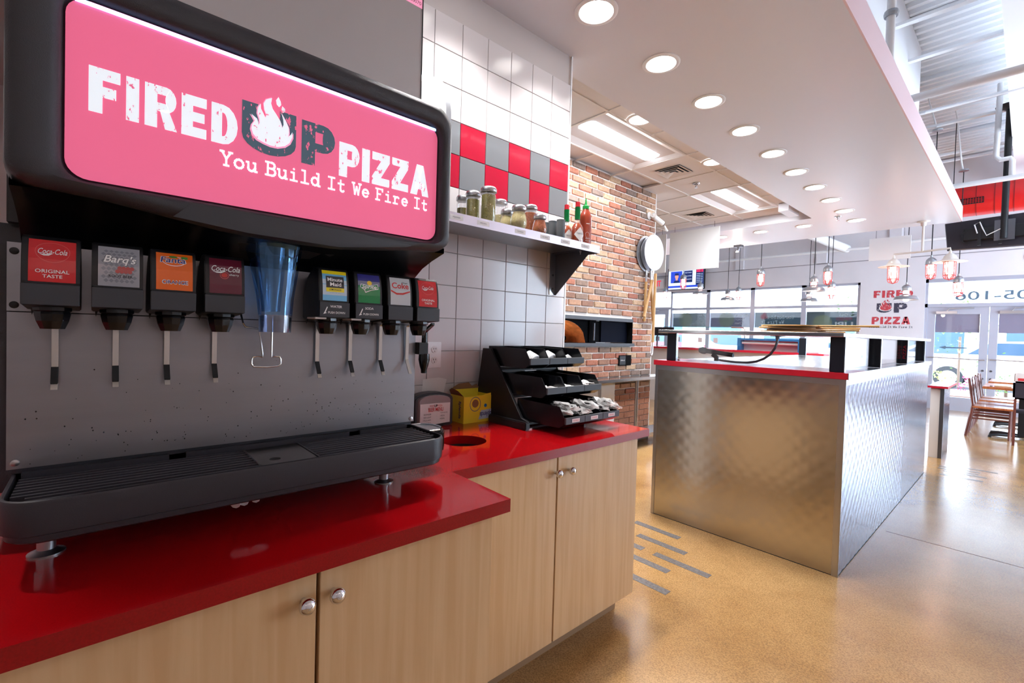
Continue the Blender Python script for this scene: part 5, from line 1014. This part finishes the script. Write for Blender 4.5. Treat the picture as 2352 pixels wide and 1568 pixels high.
# microphone on a gooseneck
mc = thing('microphone', (-1.3, 3.12, 1.10), 'black microphone on a chrome gooseneck clamped under the glass shelf', 'microphone')
B().tube([(-1.032, 3.12, 1.302), (-1.034, 3.12, 1.26), (-1.045, 3.12, 1.225), (-1.07, 3.12, 1.185), (-1.107, 3.12, 1.155), (-1.15, 3.12, 1.135), (-1.20, 3.12, 1.125), (-1.275, 3.12, 1.1225), (-1.34, 3.12, 1.126), (-1.385, 3.12, 1.130)], .0075, 10).build('gooseneck', 'steel_dark', mc, smooth=True); B().lathe([(.04, 0), (.04, -.004), (.012, -.006), (.012, -.02)], (-1.032, 3.12, 1.302), 16).build('flange', 'steel_dark', mc, smooth=True)
B().tube([(-1.405, 3.12, 1.122), (-1.405, 3.12, 1.145), (-1.43, 3.12, 1.165)], .016, 10).build('clip', 'black', mc, smooth=True); B().tube([(-1.475, 3.12, 1.187), (-1.40, 3.12, 1.179), (-1.295, 3.12, 1.166)], [.0165, .0145, .0145], 14).build('body', 'black', mc, smooth=True)
B().tube([(-1.530, 3.12, 1.191), (-1.524, 3.12, 1.1905), (-1.505, 3.12, 1.189), (-1.485, 3.12, 1.187), (-1.474, 3.12, 1.186)], [.008, .017, .0235, .0225, .017], 16).build('grille', 'charcoal', mc, smooth=True)
t = thing('glass_dish', (-1.685, 3.12, 1.108), 'small glass dish on the red island top beside the post', 'dish'); B().lathe([(.018, 0), (.02, .004), (.017, .02), (.010, .028), (0, .029)], (-1.685, 3.12, 1.108), 16).build('dome', 'glass_jar', t, smooth=True); B().lathe([(.013, .001), (.013, .008), (0, .009)], (-1.685, 3.12, 1.108), 12).build('contents', 'sriracha', t)
# wooden peels stacked on the guard shelf
PLB = ('lowest of the wooden peels stacked on the glass guard shelf', 'second wooden peel up in the stack on the guard shelf', 'wooden peel second from the top of the stack', 'topmost wooden peel with its handle reaching past the shelf')
for k, (cx, cyy, ang, L_) in enumerate(((-.98, 3.30, .10, .44), (-.96, 3.33, -.16, .50), (-.99, 3.30, .12, .52), (-.97, 3.28, -.03, .60))):
    z = 1.3256+.0122*k; t = thing('wooden_peel', (cx, cyy, z), PLB[k], 'pizza peel', 'wooden peels on the guard shelf', rz=ang)
    w = .13; pts = [(-.20, -.05), (-.17, -.10), (-.10, -w), (.06, -w), (.11, -.06), (.13, -.018), (L_-.20, -.014), (L_-.19, 0), (L_-.20, .014), (.13, .018), (.11, .06), (.06, w), (-.10, w), (-.17, .10), (-.20, .05)]
    B().prism([p for p in pts[:5]]+[pts[-5+0]]+pts[-4:], 2, 0, .0095).build('blade', 'peel_wood', t, bevel=.002, seg=1, local=True); B().tube([(.08, 0, .0058), (L_-.19, 0, .0058)], [.0057, .0057], 10).build('handle', 'peel_wood', t, smooth=True, local=True)

# ================================================================ FAR COUNTERS, HUTCH, BOOTHS
fc = thing('order_counter', (-4.4, 8.45, 0), 'long white order counter with thin red top behind the island', 'counter')
box('base', 'wall_paint', fc, -6.6, -2.36, 8.30, 8.80, 0, 1.04); box('red_top', 'red_lam', fc, -6.65, -2.30, 8.22, 8.85, 1.04, 1.075); box('glass_guard', 'sneeze', fc, -6.0, -3.5, 8.60, 8.606, 1.09, 1.475); mat('cyan_edge', C(90, 200, 205), .2); box('glass_edge', 'cyan_edge', fc, -6.0, -3.75, 8.59, 8.612, 1.47, 1.477)
B().tube([(-3.62, 8.6, 1.475), (-3.42, 8.6, 1.47), (-3.38, 8.6, 1.44), (-3.38, 8.6, 1.075)], .014, 8).build('guard_post', 'chrome', fc, smooth=True); B().tube([(-5.2, 8.6, 1.075), (-5.2, 8.6, 1.50)], .016, 8).build('guard_post', 'chrome', fc, smooth=True)
for x in (-5.6, -5.1, -4.65, -4.2, -3.9): box('price_card', 'paper', fc, x-.04, x+.04, 8.595, 8.599, 1.18, 1.27)
ht = thing('display_hutch', (-2.9, 8.45, 1.075), 'blue framed open display hutch standing on the order counter', 'display'); mat('hutch_blue', C(40, 100, 150), .4)
box('side', 'hutch_blue', ht, -3.40, -3.35, 8.34, 8.57, 1.0755, 1.25); box('side', 'hutch_blue', ht, -2.46, -2.41, 8.34, 8.57, 1.0755, 1.25); box('top', 'hutch_blue', ht, -3.40, -2.41, 8.34, 8.57, 1.25, 1.285); box('panel', 'wall_grey', ht, -3.35, -2.46, 8.5, 8.51, 1.0755, 1.25); B().tube([(-3.34, 8.40, 1.205), (-2.47, 8.40, 1.205)], .022, 10).build('roll', 'paper', ht, smooth=True)
for k, x in enumerate((-5.02, -4.78)):
    t = thing('register_screen', (x, 8.45, 1.075), 'dark register screen on the order counter, %s one' % ('left', 'right')[k], 'screen'); box('stand', 'steel_dark', t, x-.012, x+.012, 8.44, 8.46, 1.0755, 1.30); box('screen', 'tv_black', t, x-.12, x+.12, 8.43, 8.455, 1.29, 1.46, bevel=.006, seg=1)
mk = thing('side_counter', (-1.7, 6.9, 0), 'white cabinet with stepped red top beyond the island end', 'counter'); box('base', 'wall_paint', mk, -1.93, -1.30, 6.66, 7.2, 0, 1.03); box('red_top', 'red_lam', mk, -1.95, -1.28, 6.60, 7.22, 1.03, 1.068); box('raised_ledge', 'red_lam', mk, -1.95, -1.70, 6.75, 7.0, 1.069, 1.108); box('panel_gap', 'steel_dark', mk, -1.90, -1.86, 6.655, 6.66, .80, .98)
for k in range(3):
    x = -2.13+.19*k; t = thing('booth_seat', (x+.09, 9.2, 0), '%s pale padded booth back seen through the guard glass' % ORD[k], 'booth', 'padded booth backs'); box('cushion', 'white_gloss', t, x+.004, x+.186, 9.0, 9.12, .45, 1.05, bevel=.05, seg=4); box('bench', 'wall_grey', t, x+.004, x+.186, 9.12, 9.55, 0, .45); B().tube([(x+.188, 8.995, .86), (x+.186, 9.0, 1.0), (x+.184, 9.05, 1.056)], .010, 6).build('piping', 'navy', t)
hw = thing('half_wall', (-.66, 7.3, 0), 'low cream half wall with red ledge beyond the island', 'partition'); box('end_panel', 'wall_paint', hw, -.72, -.64, 7.03, 7.04, .0, .77); box('core', 'wall_paint', hw, -.72, -.61, 7.04, 7.62, 0, .78); box('corner_strip', 'steel_dark', hw, -.64, -.606, 7.025, 7.05, 0, .78); quilt(7.05, 7.62, 0, .78, lambda u, z, h: (-.609+h, u, z), .06, .0014).build('quilted_side', 'quilt_daylit', hw, smooth=True, sharp=80); box('red_ledge', 'red_lam', hw, -.75, -.575, 6.99, 7.95, .785, .806); box('steel_ledge', 'steel_bright', hw, -.745, -.58, 7.0, 7.94, .8062, .809)

# ================================================================ DINING TABLES AND CHAIRS
def table(y0, y1, lb):
    t = thing('dining_table', (.0, (y0+y1)/2, 0), lb, 'table', 'dining tables by the door'); box('table_top', 'table_wood', t, -.40, .42, y0, y1, .685, .72, bevel=.004); box('column', 'black', t, -.06, .10, (y0+y1)/2-.06, (y0+y1)/2+.06, .03, .685, bevel=.006)
    for s in (-1, 1):
        for q in (-1, 1): B().tube([(.02, (y0+y1)/2, .045), (.02+.26*s, (y0+y1)/2+.12*q, .045), (.02+.33*s, (y0+y1)/2+.15*q, .035), (.02+.34*s, (y0+y1)/2+.155*q, .0)], .022, 8).build('base_leg', 'black', t, smooth=True)
    return t
table(9.02, 9.90, 'wooden dining table nearest the camera with black column'); table(10.35, 11.2, 'second wooden dining table nearer the glass doors')
def make_chair(lb):
    t = thing('dining_chair', (0, 0, 0), lb, 'chair', 'ladder back chairs along the left side of the tables')
    B().box(-.20, .20, -.20, .20, .405, .432).build('seat', 'seat_wood', t, bevel=.006, local=True)
    for s in (-1, 1):
        B().tube([(.17, .17*s, 0), (.175, .175*s, .405)], .016, 4).build('leg', 'chair_wood', t, local=True); B().tube([(-.25, .18*s, 0), (-.20, .18*s, .35), (-.19, .18*s, .45), (-.235, .18*s, .80)], .019, 6).build('leg', 'chair_wood', t, local=True)
        B().tube([(-.21, .175*s, .26), (.17, .17*s, .26)], .009, 6).build('stretcher', 'chair_wood', t, local=True); B().tube([(-.21, .175*s, .34), (.17, .17*s, .34)], .009, 6).build('stretcher', 'chair_wood', t, local=True)
    for k in range(5): z = .52+.065*k; x = -.198-.04*(z-.45)/.35; B().box(x-.010, x+.006, -.17, .17, z, z+.034).build('slat', 'chair_wood', t, local=True)
    return t
c0 = make_chair('ladder back wooden chair nearest the camera at the first table'); c0.location = (-.30, 9.30, 0)
for k, (y, lb) in enumerate(((9.78, 'second ladder back wooden chair along the first table'), (10.40, 'third ladder back chair from the camera, by the second table'), (10.95, 'ladder back wooden chair closest to the glass doors'))): copy_tree(c0, None, (-.30, y, 0), None, lb)
t = thing('padded_chair', (.02, 8.80, 0), 'dark padded chair back cut by the right picture edge', 'chair'); box('back_pad', 'tv_black', t, -.115, .30, 8.76, 8.80, .60, .83, bevel=.03, seg=4); box('seat_pad', 'tv_black', t, -.10, .30, 8.80, 9.0, .42, .46, bevel=.01)
for x in (-.09, .28): box('leg', 'chair_wood', t, x-.012, x+.012, 8.77, 8.80, 0, .60)
for x in (-.09, .28): box('leg', 'chair_wood', t, x-.012, x+.012, 8.97, 9.0, 0, .42)
t = thing('table_napkin_holder', (-.03, 10.5, .72), 'small table napkin holder with red print on far table', 'napkin holder'); box('case', 'galv_light', t, -.13, .10, 10.50, 10.58, .72, .87, bevel=.012); box('print', 'red_ink', t, -.09, .08, 10.495, 10.4995, .75, .79)
t = thing('wood_tray', (-.25, 9.2, .72), 'pale wooden tray with menu on the nearest dining table', 'tray'); box('base', 'maple', t, -.29, -.13, 9.12, 9.30, .7205, .735, bevel=.003, seg=1); box('phone', 'black', t, -.335, -.31, 9.12, 9.18, .7205, .727)

# ================================================================ HIGH FITTINGS
DY = 10.32
du = thing('air_duct', (0, 10.32, 3.30), 'bright red round air duct hanging under the metal deck', 'duct')
B().tube([(-1.6, DY, 3.575), (XR, DY, 3.575)], .252, 28).build('tube', 'duct_red', du, smooth=True)
for x in (-.62, -.42, -.22, -.06, .25): B().lathe([(.255, -.006), (.2555, 0), (.255, .006)], (x, DY, 3.575), 28, 0, cap=False).build('seam', 'duct_seam', du, smooth=True)
b = box('grille', 'black', du, -.82, -.53, DY-.268, DY-.245, 3.46, 3.55)
for k in range(9): box('grille_bar', 'duct_red', du, -.80+.03*k, -.795+.03*k, DY-.276, DY-.268, 3.465, 3.545)
for k in range(3): box('grille_bar', 'duct_red', du, -.815, -.535, DY-.276, DY-.268, 3.478+.022*k, 3.482+.022*k)
for x in (-.9, .5, 1.8): B().tube([(x, DY, 3.82), (x, DY, ZD)], .006, 5).build('hanger', 'cable', du)
tv = thing('hanging_television', (-.27, 9.1, 2.62), 'large television seen from behind, hung on a black pole', 'television')
B().loft([[(-.868, 9.10, 3.012), (.33, 9.02, 3.05), (.33, 9.02, 2.585), (-.83, 9.10, 2.612)], [(-.855, 9.05, 3.0), (.32, 8.97, 3.04), (.32, 8.97, 2.60), (-.818, 9.05, 2.625)]]).build('back_shell', 'tv_black', tv, bevel=.006, seg=1)
box('electronics_cover', 'black', tv, -.66, .25, 8.945, 9.06, 2.72, 2.88, bevel=.005, seg=1); box('mount_plate', 'steel_dark', tv, -.36, -.17, 8.92, 8.946, 2.68, 2.95)
for x in (-.50, -.30, .0): box('mount_rail', 'black', tv, x-.016, x+.016, 8.93, 8.97, 2.64, 2.98)
B().tube([(-.27, 8.92, 2.70), (-.27, 8.92, 4.42)], .035, 12).build('pole', 'black', tv, smooth=True); B().lathe([(.05, -.05), (.12, -.02), (.14, 0)], (-.27, 8.92, 4.44), 18).build('pole_flange', 'black', tv, smooth=True)
B().tube([(-.52, 8.93, 2.80), (-.55, 8.92, 2.92), (-.50, 8.92, 2.95), (-.47, 8.92, 2.86), (-.43, 8.92, 2.76), (-.30, 8.91, 2.83)], .007, 6).build('white_cable', 'white', tv, smooth=True); B().tube([(-.62, 8.93, 2.86), (-.68, 8.94, 2.80), (-.66, 8.94, 2.70), (-.60, 8.94, 2.66)], .006, 6).build('black_cable', 'black', tv)
def pipe(pts, r, lb): t = thing('ceiling_pipe', pts[0], lb, 'pipe', 'white pipes under the deck'); B().tube(pts, r, 12).build('run', 'white', t, smooth=True); return t
pipe([(-1.9, 5.2, 3.375), (XR, 5.2, 3.385)], .033, 'thick white pipe crossing in front of the metal deck'); pipe([(-2.2, 8.65, 3.42), (XR, 8.65, 3.42)], .034, 'white pipe crossing just above the red duct'); t = pipe([(-.735, 4.2, 3.12), (-.735, 4.2, ZD)], .027, 'upright white pipe rising behind the pink soffit edge'); B().lathe([(.04, -.02), (.045, 0), (.04, .02)], (-.735, 4.2, 3.62), 14).build('clamp', 'galv', t)
pipe([(-.36, 8.75, 4.7), (-.37, 8.75, 3.75), (-.33, 8.75, 3.70), (-.24, 8.75, 3.70), (-.22, 8.75, 3.66), (-.22, 8.75, 3.45)], .03, 'white pipe stepping down beside the television pole'); pipe([(-1.0, 6.0, 3.72), (XR, 6.0, 3.72)], .014, 'thin white conduit below the deck'); pipe([(-.9, 7.2, 3.98), (XR, 7.2, 3.98)], .012, 'thinnest white conduit further along the deck')
pipe([(-6.5, 12.0, 3.25), (-2.4, 12.0, 3.25), (-1.4, 12.0, 3.3), (XR, 12.0, 3.3)], .03, 'long white pipe along the top of the storefront wall'); pipe([(-4.0, 9.0, 3.9), (-2.7, 12.1, 3.28)], .09, 'fat white duct pipe slanting to the storefront wall')
# wall television and exit sign
t = thing('wall_television', (-6.42, 12.1, 2.6), 'wall television showing a sports broadcast above the windows', 'television'); box('bezel', 'black', t, -6.93, -5.86, 12.12, 12.17, 2.58, 3.19); 
mat('scr_blue', C(40, 60, 170), .3, emit=C(40, 70, 190), estr=.9); mat('scr_pale', C(200, 210, 240), .3, emit=C(200, 214, 245), estr=.9); mat('scr_red', C(200, 40, 90), .3, emit=C(200, 40, 90), estr=.8); mat('scr_dark', C(24, 40, 90), .3, emit=C(24, 40, 90), estr=.8); mat('scr_skin', C(210, 150, 130), .3, emit=C(210, 150, 130), estr=.8)
yv = 12.1185
box('screen', 'scr_pale', t, -6.91, -5.88, yv, 12.12, 2.60, 3.17); e = .0006
box('picture', 'scr_blue', t, -6.84, -6.50, yv-e, yv, 2.78, 3.10); box('picture', 'scr_dark', t, -6.44, -6.20, yv-e, yv, 2.78, 3.10); box('picture', 'scr_dark', t, -6.10, -5.88, yv-e, yv, 2.70, 3.17); box('picture', 'scr_red', t, -6.09, -5.90, yv-2*e, yv-e, 3.04, 3.12); box('picture', 'scr_blue', t, -6.91, -5.88, yv-2*e, yv-e, 2.645, 2.70)
flat('picture', 'scr_skin', t, [circ(-6.66, 2.96, .055, 14, .075), rc(-6.69, 2.83, -6.63, 2.9)], (0, yv-2*e, 0), VX, VZ); flat('picture', 'scr_dark', t, [[(-6.76, 2.78), (-6.56, 2.78), (-6.60, 2.85), (-6.72, 2.85)], [(-6.72, 2.99), (-6.60, 2.99), (-6.61, 3.05), (-6.71, 3.05)]], (0, yv-3*e, 0), VX, VZ)
for k in range(3): text('caption', ('SPORTS TONIGHT', 'FINAL SCORES', 'HIGHLIGHTS')[k], 'scr_pale', t, (-6.42, yv-2*e, 3.03-.09*k), VX, VZ, .2, .03)
for k in range(6): box('score_row', 'scr_pale', t, -6.08, -5.91, yv-2*e, yv-e, 2.99-.045*k, 3.0-.045*k)
t = thing('exit_sign', (-7.33, 12.2, 2.70), 'red lettered exit sign on the storefront wall', 'sign'); box('case', 'wall_paint', t, -7.58, -7.12, 12.20, 12.27, 2.66, 2.95, bevel=.006, seg=1); text('exit_lettering', 'EXIT', 'exit_red', t, (-7.53, 12.198, 2.72), VX, VZ, .34, .17, bold=.02)
t = thing('wall_speaker', (.02, 12.29, 2.86), 'faint round speaker grille on the wall above the doors', 'speaker'); B().lathe([(.11, 0), (.11, -.008), (.10, -.008), (.10, -.004), (0, -.004)], (.0, YB, 2.87), 26, 1).build('grille', 'wall_grey', t, smooth=True)

# ================================================================ OUTSIDE
struct(box('ground_walk', 'pave', None, -30, 25, YB+.2, 15.2, -.14, -.02)); struct(box('ground_bed', 'mulch', None, -30, 25, 15.2, 17.2, -.14, .06)); struct(box('ground_road', 'asphalt', None, -60, 50, 17.2, 60, -.16, -.06))
def shrub(name, x, y, r, h, m, lb, grp, seed, z0=.06):
    random.seed(seed); b = B()
    for k in range(150):
        a, q = random.uniform(0, 2*PI), random.random()**.5; zz = random.random(); rr = r*q*(1-.5*zz*zz); p = Vector((x+rr*math.cos(a), y+rr*math.sin(a), z0+.05+h*zz)); d = Vector((random.uniform(-1, 1), random.uniform(-1, 1), random.uniform(-.4, 1))).normalized()*random.uniform(.07, .13)*max(.6, r); s = d.cross(Vector((random.uniform(-1, 1), random.uniform(-1, 1), random.uniform(-1, 1)))).normalized()*d.length*.35
        b.add([p, p+d*.5+s, p+d, p+d*.5-s], [(0, 1, 2, 3)])
    t = thing(name, (x, y, z0), lb, 'plant', grp); b.build('foliage', m, t, kind='stuff'); B().tube([(x, y, z0), (x, y, z0+h*.6)], .03, 6).build('stem', 'bark', t)
kinds = [('leaf_lime', 'lime'), ('leaf', 'green'), ('leaf_lime', 'lime'), ('leaf_pink', 'pink leaved'), ('leaf', 'green')]
PLC = ('left of the door view', 'behind the door middle', 'at the right of the door', 'by the windows')
for k in range(22):
    x = -9+.62*k+random.uniform(-.1, .1); m, nm = kinds[k % 5]; shrub('shrub', x, 15.55+.75*(k % 2), .40, .5 if m != 'leaf_pink' else .35, m, 'low %s shrub in the planting bed outside the storefront' % nm, 'low %s shrubs in the planting bed' % nm, 100+k)
shrub('young_tree', -1.3, 18.2, 1.0, 2.4, 'leaf', 'loose young tree outside behind the glass door', None, 300); shrub('young_tree', -4.2, 18.2, 1.1, 2.6, 'leaf', 'loose young tree outside behind the windows', None, 301)
def car(x, y, m, lb):
    t = thing('parked_car', (x, y, -.06), lb, 'car', 'cars parked outside'); pr = [(-2.2, .35), (-2.25, .75), (-1.9, .95), (-1.2, 1.0), (-.6, 1.45), (.9, 1.48), (1.6, 1.05), (2.15, .95), (2.25, .6), (2.2, .35)]
    B().loft([[(x+p[0], yy, -.06+p[1]) for p in pr] for yy in (y-.85, y+.85)]).build('body', m, t, bevel=.06, seg=2); B().loft([[(x+p[0], yy, -.06+p[1]) for p in [(-1.0, 1.06), (-.55, 1.40), (.85, 1.42), (1.4, 1.08)]] for yy in (y-.865, y+.865)]).build('side_windows', 'car_glass', t)
    for dx in (-1.4, 1.4):
        for yy in (y-.88, y+.72): w_ = B().lathe([(.34, 0), (.34, .16)], (x+dx, yy, .28), 20, 1).build('wheel', 'tyre', t, smooth=True); B().lathe([(.21, -.006), (.21, .17)], (x+dx, yy, .28), 16, 1).build('rim', 'alu', w_)
car(-.2, 20.0, 'car_white', 'white car parked outside behind the glass doors'); car(-6.0, 21.0, 'car_white', 'white car parked outside behind the windows'); car(-11.5, 21.0, 'car_red', 'red car parked outside at the far left')
bl = thing('far_building', (-4, 45, -.06), 'pale flat roofed building across the car park', 'building'); box('wall', 'wall_paint', bl, -28, 20, 45, 52, -.06, 5.5); box('roof_edge', 'white', bl, -28.5, 20.5, 44.6, 52, 5.5, 6.0)
for k in range(9): f_ = box('window', 'car_glass', bl, -26+5*k, -23+5*k, 44.95, 45, .6, 3.2)
cp = struct(box('ceiling_canopy', 'white', None, -12, 8, YB+.2, 15.0, 3.0, 3.25))
for x in (-7.4, -3.9, 1.2): struct(box('trim_canopy_post', 'white', None, x-.25, x+.25, 14.4, 14.9, -.02, 3.0))
